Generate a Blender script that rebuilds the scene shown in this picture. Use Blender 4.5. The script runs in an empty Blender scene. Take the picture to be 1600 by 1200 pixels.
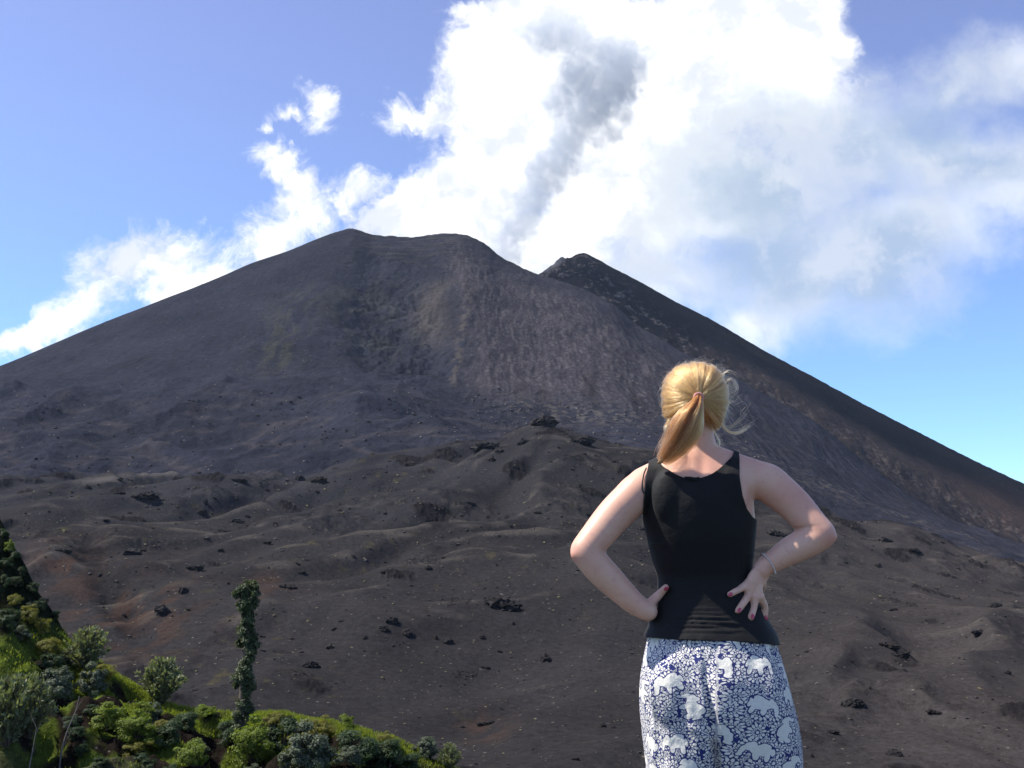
import bpy, bmesh, math, random
import numpy as np
from mathutils import Vector, Matrix

# ------------------------------------------------------------------ camera, sky, sun, exposure
scene = bpy.context.scene
COL = scene.collection
F = 1600.0                       # focal length in photo pixels (photo is 1600 x 1200)
PITCH = math.atan(260.0 / F)
CAM_Z = 1.55
cam_d = bpy.data.cameras.new("camera")
cam_d.sensor_width = 36.0
cam_d.lens = 36.0 * F / 1600.0
cam_d.clip_start = 0.05
cam_d.clip_end = 20000.0
cam = bpy.data.objects.new("camera", cam_d)
COL.objects.link(cam)
cam.location = (0, 0, CAM_Z)
cam.rotation_euler = (math.pi / 2 + PITCH, 0, 0)
scene.camera = cam

SUN_DIR = Vector((-0.57, 0.02, 0.80)).normalized()       # towards the sun
SUN_EL = math.asin(SUN_DIR.z)
SUN_AZ = math.atan2(SUN_DIR.x, SUN_DIR.y)                # clockwise from +Y
sun_d = bpy.data.lights.new("sun", 'SUN')
sun_d.energy = 5.0
sun_d.angle = math.radians(0.5)
sun_d.color = (1.0, 0.95, 0.87)
sun = bpy.data.objects.new("sun", sun_d)
COL.objects.link(sun)
sun.rotation_euler = SUN_DIR.to_track_quat('Z', 'Y').to_euler()
sun.location = (-60, 10, 90)

scene.view_settings.view_transform = 'Standard'
scene.view_settings.look = 'None'
scene.view_settings.exposure = 0.70
scene.view_settings.gamma = 1.0
scene.cycles.use_denoising = True
scene.cycles.volume_step_rate = 1.0
scene.cycles.volume_max_steps = 128
scene.cycles.volume_bounces = 1
scene.cycles.max_bounces = 12
scene.cycles.diffuse_bounces = 3

SKY_STRENGTH = 0.105


class NT:
    """small helper to write node trees as expressions"""
    def __init__(self, tree):
        self.t = tree
        self.n = tree.nodes
        self.l = tree.links

    def node(self, typ, **kw):
        nd = self.n.new(typ)
        for k, v in kw.items():
            setattr(nd, k, v)
        return nd

    def link(self, a, b):
        self.l.new(a, b)

    def _set(self, sock, v):
        if isinstance(v, bpy.types.NodeSocket):
            self.l.new(v, sock)
        else:
            sock.default_value = v

    def m(self, op, a, b=None, c=None, clamp=False):
        nd = self.node('ShaderNodeMath', operation=op)
        nd.use_clamp = clamp
        self._set(nd.inputs[0], a)
        if b is not None:
            self._set(nd.inputs[1], b)
        if c is not None:
            self._set(nd.inputs[2], c)
        return nd.outputs[0]

    def vm(self, op, a, b=None, s=None):
        nd = self.node('ShaderNodeVectorMath', operation=op)
        self._set(nd.inputs[0], a)
        if b is not None:
            self._set(nd.inputs[1], b)
        if s is not None:
            self._set(nd.inputs['Scale'], s)
        return nd.outputs[1] if op in ('LENGTH', 'DISTANCE', 'DOT_PRODUCT') else nd.outputs[0]

    def sep(self, v):
        nd = self.node('ShaderNodeSeparateXYZ')
        self._set(nd.inputs[0], v)
        return nd.outputs[0], nd.outputs[1], nd.outputs[2]

    def comb(self, x, y, z=0.0):
        nd = self.node('ShaderNodeCombineXYZ')
        self._set(nd.inputs[0], x)
        self._set(nd.inputs[1], y)
        self._set(nd.inputs[2], z)
        return nd.outputs[0]

    def noise(self, v, scale, detail=6.0, rough=0.55, dist=0.0, color=False, lac=2.0):
        nd = self.node('ShaderNodeTexNoise')
        self._set(nd.inputs['Vector'], v)
        nd.inputs['Scale'].default_value = scale
        nd.inputs['Detail'].default_value = detail
        nd.inputs['Roughness'].default_value = rough
        nd.inputs['Lacunarity'].default_value = lac
        nd.inputs['Distortion'].default_value = dist
        return nd.outputs['Color'] if color else nd.outputs['Fac']

    def sstep(self, v, a, b, to0=0.0, to1=1.0, smooth=True):
        nd = self.node('ShaderNodeMapRange')
        nd.interpolation_type = 'SMOOTHSTEP' if smooth else 'LINEAR'
        nd.clamp = True
        self._set(nd.inputs['Value'], v)
        self._set(nd.inputs['From Min'], a)
        self._set(nd.inputs['From Max'], b)
        self._set(nd.inputs['To Min'], to0)
        self._set(nd.inputs['To Max'], to1)
        return nd.outputs[0]

    def mix(self, f, a, b, blend='MIX'):
        nd = self.node('ShaderNodeMix')
        nd.data_type = 'RGBA'
        nd.blend_type = blend
        self._set(nd.inputs[0], f)
        self._set(nd.inputs[6], a)
        self._set(nd.inputs[7], b)
        return nd.outputs[2]

    def attr(self, name):
        return self.node('ShaderNodeAttribute', attribute_name=name)


def build_world():
    w = bpy.data.worlds.new("World")
    scene.world = w
    w.use_nodes = True
    w.node_tree.nodes.clear()
    N = NT(w.node_tree)
    out = N.node('ShaderNodeOutputWorld')
    sky = N.node('ShaderNodeTexSky')
    sky.sky_type = 'NISHITA'
    sky.sun_disc = False
    sky.sun_elevation = SUN_EL
    sky.sun_rotation = SUN_AZ
    sky.altitude = 2300.0
    sky.air_density = 1.0
    sky.dust_density = 1.2
    sky.ozone_density = 1.0
    tc = N.node('ShaderNodeTexCoord')
    d = tc.outputs['Generated']
    x, y, z = N.sep(d)
    yy = N.m('MAXIMUM', y, 0.08)
    # clear mountain air: cyan-blue low down, violet-blue high up
    tint = N.mix(N.sstep(z, 0.05, 0.55), (0.80, 1.08, 1.36, 1), (1.40, 1.18, 1.36, 1))
    tint = N.mix(1.0, sky.outputs[0], tint, 'MULTIPLY')
    bg = N.node('ShaderNodeBackground')
    N.link(tint, bg.inputs[0])
    bg.inputs[1].default_value = SKY_STRENGTH
    # direction on the sphere as slopes against north: hundreds of photo pixels
    u = N.m('DIVIDE', x, yy)
    v = N.m('DIVIDE', z, yy)
    q = N.comb(u, v, 0.0)
    w1 = N.noise(q, 7.0, 5.0, 0.6, color=True)
    w2 = N.noise(q, 26.0, 6.0, 0.62, color=True)
    d1 = N.vm('SCALE', N.vm('SUBTRACT', w1, (0.5, 0.5, 0.5)), s=0.07)
    d2 = N.vm('SCALE', N.vm('SUBTRACT', w2, (0.5, 0.5, 0.5)), s=0.030)
    qw = N.vm('ADD', N.vm('ADD', q, d1), d2)
    qs = N.vm('ADD', q, N.vm('SCALE', d1, s=1.6))

    def blob(p, cx, cy, rx, ry, rot=0.0, amp=1.0):
        c, s = math.cos(math.radians(rot)), math.sin(math.radians(rot))
        t = PITCH + math.atan((600 - cy) / F)
        vv = math.tan(t)
        uu = (cx - 800) / F / (math.cos(PITCH) - (600 - cy) / F * math.sin(PITCH))
        mp = N.node('ShaderNodeMapping')
        mp.vector_type = 'TEXTURE'
        N._set(mp.inputs['Vector'], p)
        mp.inputs['Location'].default_value = (uu, vv, 0)
        mp.inputs['Rotation'].default_value = (0, 0, math.radians(rot))
        mp.inputs['Scale'].default_value = (rx / F, ry / F, 1)
        ln = N.vm('LENGTH', mp.outputs[0])
        r = N.m('SUBTRACT', 1.0, ln)
        if amp != 1.0:
            r = N.m('MULTIPLY', r, amp)
        return r

    def union(p, lst, k=0.18):
        acc = None
        for b in lst:
            f = blob(p, *b)
            acc = f if acc is None else N.m('SMOOTH_MAX', acc, f, k)
        return acc

    cumulus = [(720, 330, 190, 110, 42), (800, 150, 150, 170, 0), (860, 40, 140, 110), (980, 80, 170, 140),
               (1120, 30, 130, 120), (1240, 20, 90, 110), (1010, 260, 260, 170), (640, 320, 80, 65, 40),
               (1180, 130, 170, 110), (840, 400, 140, 90), (1285, 70, 52, 62)]
    wisps = [(225, 405, 140, 64, 10), (130, 475, 125, 60, 30), (50, 512, 76, 46, 30), (320, 445, 110, 52, 15), (610, 345, 90, 46, 20),
             (415, 375, 88, 60, 20), (475, 340, 84, 64, 10), (436, 258, 66, 46, -30), (500, 172, 48, 26, -50, .8),
             (452, 180, 40, 18, -20, .7), (478, 300, 54, 60, 25), (560, 300, 70, 34, 25), (735, 18, 60, 24, 10), (650, 165, 70, 36, 30)]
    veil = [(1150, 300, 300, 200), (1330, 230, 260, 150, 10), (1470, 240, 170, 110), (1050, 420, 260, 110),
            (1190, 490, 120, 62, 15), (1490, 135, 170, 70, 15, .7), (1590, 115, 120, 70, 0, .7), (1250, 420, 260, 130), (1560, 280, 150, 110), (1400, 370, 240, 100)]

    fc = union(qw, cumulus)
    qw2 = N.vm('ADD', qw, N.vm('SCALE', N.vm('SUBTRACT', N.noise(q, 15.0, 6.0, 0.62, 1.0, color=True), (0.5, 0.5, 0.5)), s=0.075))
    fw = union(qw2, wisps, 0.2)
    fv = union(qs, veil, 0.35)
    n1 = N.m('SUBTRACT', N.noise(q, 13.0, 10.0, 0.64), 0.5)
    n2 = N.m('SUBTRACT', N.noise(qw, 34.0, 9.0, 0.68, 0.6), 0.5)
    n3 = N.m('SUBTRACT', N.noise(qs, 5.5, 7.0, 0.55), 0.5)
    gc = N.m('ADD', fc, N.m('ADD', N.m('MULTIPLY', n1, 0.80), N.m('MULTIPLY', n2, 0.60)))
    ac = N.sstep(gc, -0.06, 0.40)
    gw = N.m('ADD', fw, N.m('ADD', N.m('MULTIPLY', n1, 1.35), N.m('MULTIPLY', n2, 1.35)))
    aw = N.sstep(gw, -0.10, 0.85)
    gv = N.m('ADD', fv, N.m('ADD', N.m('MULTIPLY', n3, 1.2), N.m('ADD', N.m('MULTIPLY', n1, 1.0), N.m('MULTIPLY', n2, 0.35))))
    av = N.m('MULTIPLY', N.sstep(gv, -0.30, 0.85), 0.84)
    # thin layers add up like layers of mist
    inv = N.m('MULTIPLY', N.m('MULTIPLY', N.m('SUBTRACT', 1.0, ac), N.m('SUBTRACT', 1.0, aw)), N.m('SUBTRACT', 1.0, av))
    alpha = N.m('SUBTRACT', 1.0, inv)
    # tone: thick lit cumulus is blown out, the lee side to the east is grey
    grey = [(1500, 130, 150, 90), (1530, 260, 150, 90), (1260, 270, 300, 170, 10), (1180, 400, 260, 120), (1440, 190, 220, 110), (1360, 420, 240, 130)]
    fg = union(qs, grey, 0.4)
    gg = N.sstep(N.m('ADD', fg, N.m('ADD', N.m('MULTIPLY', n3, 1.3), N.m('MULTIPLY', n1, 0.8))), -0.35, 0.85)
    shade = N.mix(gg, (1.25, 1.25, 1.25, 1), (0.47, 0.58, 0.73, 1))
    # faint billows inside the lit cloud
    bil = N.sstep(N.noise(qw, 11.0, 8.0, 0.6), 0.44, 0.60, 0.0, 0.85)
    shade = N.mix(bil, shade, (0.76, 0.81, 0.88, 1))
    cl = N.node('ShaderNodeBackground')
    N.link(shade, cl.inputs[0])
    cl.inputs[1].default_value = 0.66
    fwd = N.sstep(y, 0.08, 0.30)
    mx = N.node('ShaderNodeMixShader')
    N.link(N.m('MULTIPLY', alpha, fwd), mx.inputs[0])
    N.link(bg.outputs[0], mx.inputs[1])
    N.link(cl.outputs[0], mx.inputs[2])
    N.link(mx.outputs[0], out.inputs[0])


build_world()

# ------------------------------------------------------------------ numpy helpers
_rng = np.random.RandomState(7)
_PERM = np.concatenate([_rng.permutation(1024)] * 3)
_GR = _rng.uniform(0, 2 * math.pi, 1024)
_GX, _GY = np.cos(_GR), np.sin(_GR)


def perlin(x, y, seed=0):
    x = np.asarray(x, dtype=np.float64) + seed * 17.31
    y = np.asarray(y, dtype=np.float64) + seed * 9.77
    xi = np.floor(x).astype(np.int64)
    yi = np.floor(y).astype(np.int64)
    xf, yf = x - xi, y - yi
    u = xf * xf * xf * (xf * (xf * 6 - 15) + 10)
    v = yf * yf * yf * (yf * (yf * 6 - 15) + 10)

    def g(ix, iy, dx, dy):
        h = _PERM[(_PERM[ix & 1023] + iy) & 1023]
        return _GX[h] * dx + _GY[h] * dy
    a = g(xi, yi, xf, yf)
    b = g(xi + 1, yi, xf - 1, yf)
    c = g(xi, yi + 1, xf, yf - 1)
    d = g(xi + 1, yi + 1, xf - 1, yf - 1)
    return (a + u * (b - a) + v * ((c + u * (d - c)) - (a + u * (b - a)))) * 1.5


def fbm(x, y, octv=5, gain=0.5, lac=2.03, seed=0):
    s, a, f = 0.0, 1.0, 1.0
    for i in range(octv):
        s = s + a * perlin(x * f, y * f, seed + i * 3.1)
        a *= gain
        f *= lac
    return s


def ridged(x, y, octv=3, gain=0.5, seed=0):
    s, a, f = 0.0, 1.0, 1.0
    for i in range(octv):
        s = s + a * (1 - np.abs(perlin(x * f, y * f, seed + i * 5.3)) * 1.6)
        a *= gain
        f *= 2.1
    return s


def sm(x, a, b):
    t = np.clip((x - a) / (b - a), 0, 1)
    return t * t * (3 - 2 * t)


CP, SP = math.cos(PITCH), math.sin(PITCH)


def uv_of(px, py):
    cx, cy = (np.asarray(px, float) - 800) / F, (600 - np.asarray(py, float)) / F
    den = CP - cy * SP
    return cx / den, (SP + cy * CP) / den


def at(px, py, Y):
    """point of space on photo pixel (px, py) at distance Y in front of the camera"""
    u, v = uv_of(px, py)
    return Vector((float(u) * Y, Y, CAM_Z + float(v) * Y))


def vpx(py):
    return uv_of(800, py)[1]


def to_px(P):
    """photo pixel of points (n,3)"""
    P = np.asarray(P, float)
    x, y, z = P[..., 0], P[..., 1], P[..., 2] - CAM_Z
    f = y * CP + z * SP
    up = -y * SP + z * CP
    return 800 + F * x / f, 600 - F * up / f


def curve(xs, ys):
    """smooth monotone interpolation through control points"""
    xs, ys = np.array(xs, float), np.array(ys, float)
    h = np.diff(xs)
    dl = np.diff(ys) / h
    m = np.zeros_like(ys)
    m[0], m[-1] = dl[0], dl[-1]
    for i in range(1, len(xs) - 1):
        if dl[i - 1] * dl[i] > 0:
            w1, w2 = 2 * h[i] + h[i - 1], h[i] + 2 * h[i - 1]
            m[i] = (w1 + w2) / (w1 / dl[i - 1] + w2 / dl[i])

    def f(x):
        x = np.clip(np.asarray(x, float), xs[0], xs[-1])
        k = np.clip(np.searchsorted(xs, x) - 1, 0, len(xs) - 2)
        t = (x - xs[k]) / h[k]
        t2, t3 = t * t, t * t * t
        return ((2 * t3 - 3 * t2 + 1) * ys[k] + (t3 - 2 * t2 + t) * h[k] * m[k]
                + (-2 * t3 + 3 * t2) * ys[k + 1] + (t3 - t2) * h[k] * m[k + 1])
    return f


def lin(xs, ys):
    return lambda x: np.interp(x, xs, ys)


def mesh_np(name, V, faces, mat=None, parent=None, smooth=True):
    """mesh object from numpy vertices and an (n,3) or (n,4) face array"""
    V = np.asarray(V, np.float32)
    Fc = np.asarray(faces, np.int32)
    me = bpy.data.meshes.new(name)
    n, k = Fc.shape
    me.vertices.add(len(V))
    me.vertices.foreach_set("co", V.ravel())
    me.loops.add(n * k)
    me.loops.foreach_set("vertex_index", Fc.ravel())
    me.polygons.add(n)
    me.polygons.foreach_set("loop_start", np.arange(0, n * k, k, dtype=np.int32))
    me.polygons.foreach_set("loop_total", np.full(n, k, np.int32))
    me.polygons.foreach_set("use_smooth", np.full(n, smooth, bool))
    me.update(calc_edges=True)
    if mat:
        me.materials.append(mat)
    ob = bpy.data.objects.new(name, me)
    COL.objects.link(ob)
    if parent:
        ob.parent = parent
    return ob


def set_color(ob, rgb, name="Col"):
    me = ob.data
    a = me.attributes.new(name, 'FLOAT_COLOR', 'POINT')
    c = np.ones((len(me.vertices), 4), np.float32)
    c[:, :3] = rgb
    a.data.foreach_set("color", c.ravel())


def tag(o, label=None, cat=None, group=None, kind=None):
    if label:
        o["label"] = label
    if cat:
        o["category"] = cat
    if group:
        o["group"] = group
    if kind:
        o["kind"] = kind
    return o


def empty(name, loc=(0, 0, 0), rz=0.0):
    e = bpy.data.objects.new(name, None)
    e.empty_display_size = 0.2
    e.location = loc
    e.rotation_euler = (0, 0, rz)
    COL.objects.link(e)
    return e


def grid_faces(nr, nc):
    i = np.arange(nr - 1)[:, None] * nc + np.arange(nc - 1)[None, :]
    return np.stack([i, i + 1, i + nc + 1, i + nc], -1).reshape(-1, 4)


class Terrain:
    """height sheet on rays fanning out from the viewpoint: finer near it, coarser far off"""
    def __init__(self, us, Ys, Z):
        self.us, self.Ys, self.Z = us, Ys, Z

    def z(self, x, y):
        u = np.asarray(x) / np.maximum(np.asarray(y), 0.1)
        cu = np.interp(u, self.us, np.arange(len(self.us)))
        cy = np.interp(y, self.Ys, np.arange(len(self.Ys)))
        i0 = np.clip(cu.astype(int), 0, len(self.us) - 2)
        j0 = np.clip(cy.astype(int), 0, len(self.Ys) - 2)
        fu, fy = cu - i0, cy - j0
        Z = self.Z
        return ((Z[j0, i0] * (1 - fu) + Z[j0, i0 + 1] * fu) * (1 - fy)
                + (Z[j0 + 1, i0] * (1 - fu) + Z[j0 + 1, i0 + 1] * fu) * fy)

    def hit(self, px, py, y0=None, y1=None):
        """first point of the sheet seen on photo pixel (px, py)"""
        u, v = uv_of(px, py)
        u = float(u)
        Y = self.Ys
        Zc = self.z(u * Y, Y)
        vv = (Zc - CAM_Z) / Y
        ok = vv >= float(v)
        if y0 is not None:
            ok &= Y >= y0
        idx = np.nonzero(ok)[0]
        if len(idx) == 0:
            return None
        k = idx[0]
        if k == 0:
            yy = Y[0]
        else:
            a, b = vv[k - 1] - v, vv[k] - v
            yy = Y[k - 1] + (Y[k] - Y[k - 1]) * (-a / (b - a + 1e-12))
        return Vector((u * yy, float(yy), float(self.z(u * yy, yy))))


def fan_columns(lo, hi, step_px, wide):
    core = np.arange(lo, hi + 0.1, step_px)
    left = np.linspace(-wide, lo, 60)[:-1]
    right = np.linspace(hi, 1600 + wide, 60)[1:]
    return np.concatenate([left, core, right])


def principled(name, **kw):
    m = bpy.data.materials.new(name)
    m.use_nodes = True
    m.node_tree.nodes.clear()
    N = NT(m.node_tree)
    out = N.node('ShaderNodeOutputMaterial')
    p = N.node('ShaderNodeBsdfPrincipled')
    N.link(p.outputs[0], out.inputs[0])
    for k, v in kw.items():
        p.inputs[k.replace('_', ' ')].default_value = v
    return m, N, p, out


def bump(N, p, h, dist, strength=1.0):
    b = N.node('ShaderNodeBump')
    b.inputs['Distance'].default_value = dist
    b.inputs['Strength'].default_value = strength
    N.link(h, b.inputs['Height'])
    N.link(b.outputs[0], p.inputs['Normal'])
    return b


def ash_material(name, s1, s2, d1, d2, speck, kdark=0.75, klight=1.3):
    """volcanic ash: surface colour from the attribute, broken up by two grains"""
    m, N, p, out = principled(name, Roughness=0.95)
    p.inputs['Specular IOR Level'].default_value = 0.0
    g = N.node('ShaderNodeNewGeometry').outputs['Position']
    c = N.attr("Col").outputs['Color']
    a = N.noise(g, s1, 7.0, 0.6)
    b = N.noise(g, s2, 4.0, 0.6)
    k = N.m('MULTIPLY', N.sstep(a, 0.3, 0.7, kdark, klight, False), N.sstep(b, 0.3, 0.7, kdark + 0.05, klight - 0.05, False))
    vo = N.node('ShaderNodeTexVoronoi')
    N.link(g, vo.inputs['Vector'])
    vo.inputs['Scale'].default_value = speck
    sp = N.sstep(vo.outputs['Distance'], 0.10, 0.22, 1.0, 0.0)
    pick = N.sep(vo.outputs['Color'])[0]
    sp = N.m('MULTIPLY', sp, N.sstep(pick, 0.55, 0.60))
    pale = N.sep(vo.outputs['Color'])[1]
    spc = N.mix(N.sstep(pale, 0.70, 0.74), (0.022, 0.020, 0.020, 1), (0.15, 0.135, 0.11, 1))
    col = N.mix(1.0, c, N.comb(k, k, k), 'MULTIPLY')
    col = N.mix(N.m('MULTIPLY', sp, 0.65), col, spc)
    N.link(col, p.inputs['Base Color'])
    h = N.m('ADD', N.m('MULTIPLY', a, d1), N.m('ADD', N.m('MULTIPLY', b, d2), N.m('MULTIPLY', sp, d2 * 0.4)))
    bump(N, p, h, 1.0, 1.0)
    return m
ASH = 0.78          # overall ash reflectance
# ------------------------------------------------------------------ terrain: lava field, volcano, rear cone
crest_py = curve([-900, -300, 0, 200, 400, 480, 560, 640, 700, 770, 845, 900, 960, 1040, 1120, 1200, 1300, 1450, 1600, 2000, 2500],
                 [740, 736, 738, 742, 744, 738, 714, 704, 693, 680, 657, 668, 690, 702, 735, 770, 797, 826, 871, 975, 1050])
mid_py = curve([-900, 0, 400, 800, 1200, 1600, 2500], [810, 812, 815, 800, 868, 935, 1080])


def field_height(PX, Y, u):
    """lava field: valley floor that climbs away from the viewer to the crest in front of the cone"""
    k = np.stack([vpx(np.full_like(PX, 1300.0)) * 1.0, vpx(np.full_like(PX, 1225.0)), vpx(1010 + 0.03 * (PX - 800)),
                  vpx(mid_py(PX)), vpx(crest_py(PX) + 8)])
    ys = np.array([60.0, 100.0, 185.0, 330.0, 480.0])
    ly = np.log(ys)
    L = np.log(np.clip(Y, 60, 480))
    zk = k * ys[:, None]
    out = np.empty((len(Y), len(PX)))
    for j, l in enumerate(L):
        i = min(np.searchsorted(ly, l), 4)
        i = max(i, 1)
        t = (l - ly[i - 1]) / (ly[i] - ly[i - 1])
        # catmull-rom in log distance on true heights
        p0 = zk[max(i - 2, 0)]
        p1, p2 = zk[i - 1], zk[i]
        p3 = zk[min(i + 1, 4)]
        out[j] = 0.5 * (2 * p1 + (p2 - p0) * t + (2 * p0 - 5 * p1 + 4 * p2 - p3) * t * t + (3 * p1 - p0 - 3 * p2 + p3) * t ** 3)
    out = CAM_Z + out
    back = np.clip(Y - 480, 0, None)[:, None]
    out = out - 0.16 * back * sm(back, 0, 40)
    return out


def build_field():
    PX = fan_columns(-60, 1660, 1.55, 1100)
    u = (PX - 800) / F
    ys = [np.geomspace(58, 100, 20)[:-1]]
    # rows evenly spaced as seen from the path
    ys.append(np.geomspace(100, 300, 330)[:-1])
    ys.append(np.geomspace(300, 500, 190)[:-1])
    ys.append(np.linspace(500, 600, 14))
    Y = np.concatenate(ys)
    Z = field_height(PX, Y, u)
    X = u[None, :] * Y[:, None]
    YY = np.repeat(Y[:, None], len(PX), 1)
    # hummocks running from the lower left to the upper right
    ca, sa = math.cos(1.08), math.sin(1.08)
    A = X * ca + YY * sa
    B = -X * sa + YY * ca
    wx, wy = fbm(A / 70, B / 70, 3, seed=3) * 16, fbm(A / 60, B / 60, 3, seed=5) * 16
    amp = np.clip(YY / 190, 0.62, 1.3)
    def soft_ridge(x, y, seed):
        n = perlin(x, y, seed)
        return 1.0 - np.sqrt(n * n + 0.012) * 1.9
    r1 = soft_ridge((A + wx) / 105, (B + wy) / 44, 11) - 0.35
    r2 = soft_ridge((A + wx * .7) / 44, (B + wy * .7) / 17, 23) - 0.4
    hum = fbm((A + wx) / 52, (B + wy) / 40, 2, 0.4, seed=17)
    crestfade = 1 - 0.45 * sm(YY, 430, 480)
    Z = Z + amp * crestfade * (4.6 * r1 + 1.6 * r2 * sm(fbm(X / 60, YY / 60, 2, seed=9), -.4, .3) + 2.6 * hum)
    rough = sm(fbm(X / 50, YY / 50, 3, seed=31), 0.22, 0.7)
    n3 = fbm(X / 7.0, YY / 7.0, 4, 0.55, seed=37)
    Z = Z + amp * (0.11 + 0.6 * rough) * n3 + 0.16 * amp * fbm(X / 12.0, YY / 10.0, 3, 0.5, seed=39)
    Z = Z + sm(YY, 400, 470) * (1 - sm(PX, 400, 640))[None, :] * 4.2 * fbm(X / 22.0, YY / 22.0, 3, 0.5, seed=40)
    # jagged lava outcrops poking through the ash
    oc = sm(fbm(X / 24, YY / 24, 3, seed=41) + 0.35 * sm(YY, 330, 470), 0.62, 0.82)
    jag = ridged(X / 3.6, YY / 3.6, 3, 0.6, seed=43)
    Z = Z + oc * np.clip(jag - 0.75, 0, None) * 0.8 * amp
    _p = to_px(np.stack([X, YY, Z], -1))
    gul_ = np.exp(-(((_p[0] - (140 + 0.50 * (_p[1] - 850))) / 30) ** 2)) * (0.7 + 0.5 * fbm(X / 9, YY / 9, 3, seed=71)) * sm(_p[1], 815, 850) * (1 - sm(_p[1], 960, 1010))
    Z = Z - 3.0 * gul_
    # ---- surface colour (what the ground is made of)
    base = np.array([0.0280, 0.0266, 0.0272])
    C = np.empty(X.shape + (3,))
    C[:] = base
    v1 = fbm(X / 40, YY / 40, 4, seed=51)
    C *= (1 + 0.16 * v1)[..., None]
    # wind-swept paler crests
    gz = Z - 0.25 * (np.roll(Z, 6, 0) + np.roll(Z, -6, 0) + np.roll(Z, 6, 1) + np.roll(Z, -6, 1))
    pale = sm(gz, 0.05, 0.38) * sm(fbm(X / 18, YY / 9, 3, seed=53), -0.2, 0.5) * sm(YY, 90, 140)
    C = C * (1 - 0.6 * pale)[..., None] + np.array([0.082, 0.072, 0.062]) * (0.6 * pale)[..., None]
    # far left of the field blends into the cone's ash and painted haze blue
    fl_ = (sm(YY + 50 * fbm(X / 60, YY / 60, 3, seed=77), 260, 450) * (1 - sm(PX, 600, 1000))[None, :] * 0.85)[..., None]
    C = C * (1 - fl_) + np.array([0.0285, 0.0290, 0.0335]) * (1 + 0.2 * v1)[..., None] * fl_
    # right half is a little browner and paler
    rb = sm(PX, 950, 1500)[None, :] * (0.75 + 0.4 * fbm(X / 30, YY / 14, 3, seed=57))
    C = C * (1 - 0.5 * rb)[..., None] + np.array([0.064, 0.055, 0.051]) * (0.5 * rb)[..., None]
    # iron-red soil above the green bank
    py = to_px(np.stack([X, YY, Z], -1))[1]
    pxg = PX[None, :] + 0 * py
    red = np.exp(-(((pxg - 215) / 105) ** 2 + ((py - 965) / 62) ** 2)) + 0.8 * np.exp(-(((pxg - 110) / 60) ** 2 + ((py - 880) / 40) ** 2)) \
        + 0.7 * np.exp(-(((pxg - 430) / 45) ** 2 + ((py - 915) / 22) ** 2)) + 0.6 * np.exp(-(((pxg - 760) / 40) ** 2 + ((py - 1135) / 30) ** 2))
    red = np.clip(red * sm(fbm(X / 6, YY / 12, 4, seed=61), -0.35, 0.5), 0, 1)
    C = C * (1 - 0.48 * red)[..., None] + np.array([0.080, 0.042, 0.026]) * (0.48 * red)[..., None]
    # dark scree tongue and lava outcrops
    tongue = gul_
    dk = np.clip(oc * 0.8 + 0.8 * tongue + 0.35 * rough * sm(n3, 0.1, 0.6), 0, 0.9)
    C = C * (1 - dk)[..., None] + np.array([0.014, 0.013, 0.0135]) * dk[..., None]
    # footpath: pale line across the left
    pth = np.exp(-((py - (752 - 0.035 * pxg + 6 * np.sin(pxg / 60))) / 5) ** 2) * (1 - sm(pxg, 270, 330)) * sm(pxg, 100, 160)
    C = C * (1 - 0.55 * pth)[..., None] + np.array([0.12, 0.108, 0.098]) * (0.55 * pth)[..., None]
    # lichen, yellowish
    li = sm(fbm(X / 5.0, YY / 5.0, 4, 0.6, seed=67), 0.48, 0.9) * sm(fbm(X / 60, YY / 60, 2, seed=69), -0.1, 0.5) * (1 - sm(pxg, 900, 1300))
    C = C * (1 - 0.5 * li)[..., None] + np.array([0.075, 0.066, 0.034]) * (0.45 * li)[..., None]
    V = np.stack([X, YY, Z], -1).reshape(-1, 3)
    ob = mesh_np("lava_field", V, grid_faces(len(Y), len(PX)), ash_material("ash", 0.9, 3.2, 0.22, 0.07, 0.8))
    set_color(ob, C.reshape(-1, 3) * ASH)
    tag(ob, "dark ash covered lava field with soft ridges below the volcano", "lava field", kind="structure")
    return Terrain(u, Y, Z)


FIELD = build_field()

ridge_py = curve([-1500, -900, -400, 0, 75, 150, 235, 320, 380, 440, 490, 520, 540, 556, 575, 610, 640, 665, 690, 720, 745, 762, 776, 800, 840, 900, 960,
                  1005, 1040, 1070, 1150, 1220, 1272, 1340, 1400, 1460, 1520, 1600, 1700, 2000, 2600],
                 [900, 820, 700, 566, 534, 503, 470, 437, 411, 391, 371, 361, 356.5, 361, 367, 368.5, 370, 367.5, 364, 366, 375, 385, 397, 411, 428, 446, 474,
                  511, 530, 549, 588, 628, 656, 712, 760, 800, 832, 862, 900, 1010, 1120])
toe_py = curve([-1500, 0, 200, 400, 540, 650, 760, 840, 960, 1040, 1200, 1300, 1450, 1600, 2000, 2600],
               [930, 602, 606, 604, 606, 622, 645, 645, 650, 672, 728, 768, 818, 872, 1020, 1130])


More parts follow.
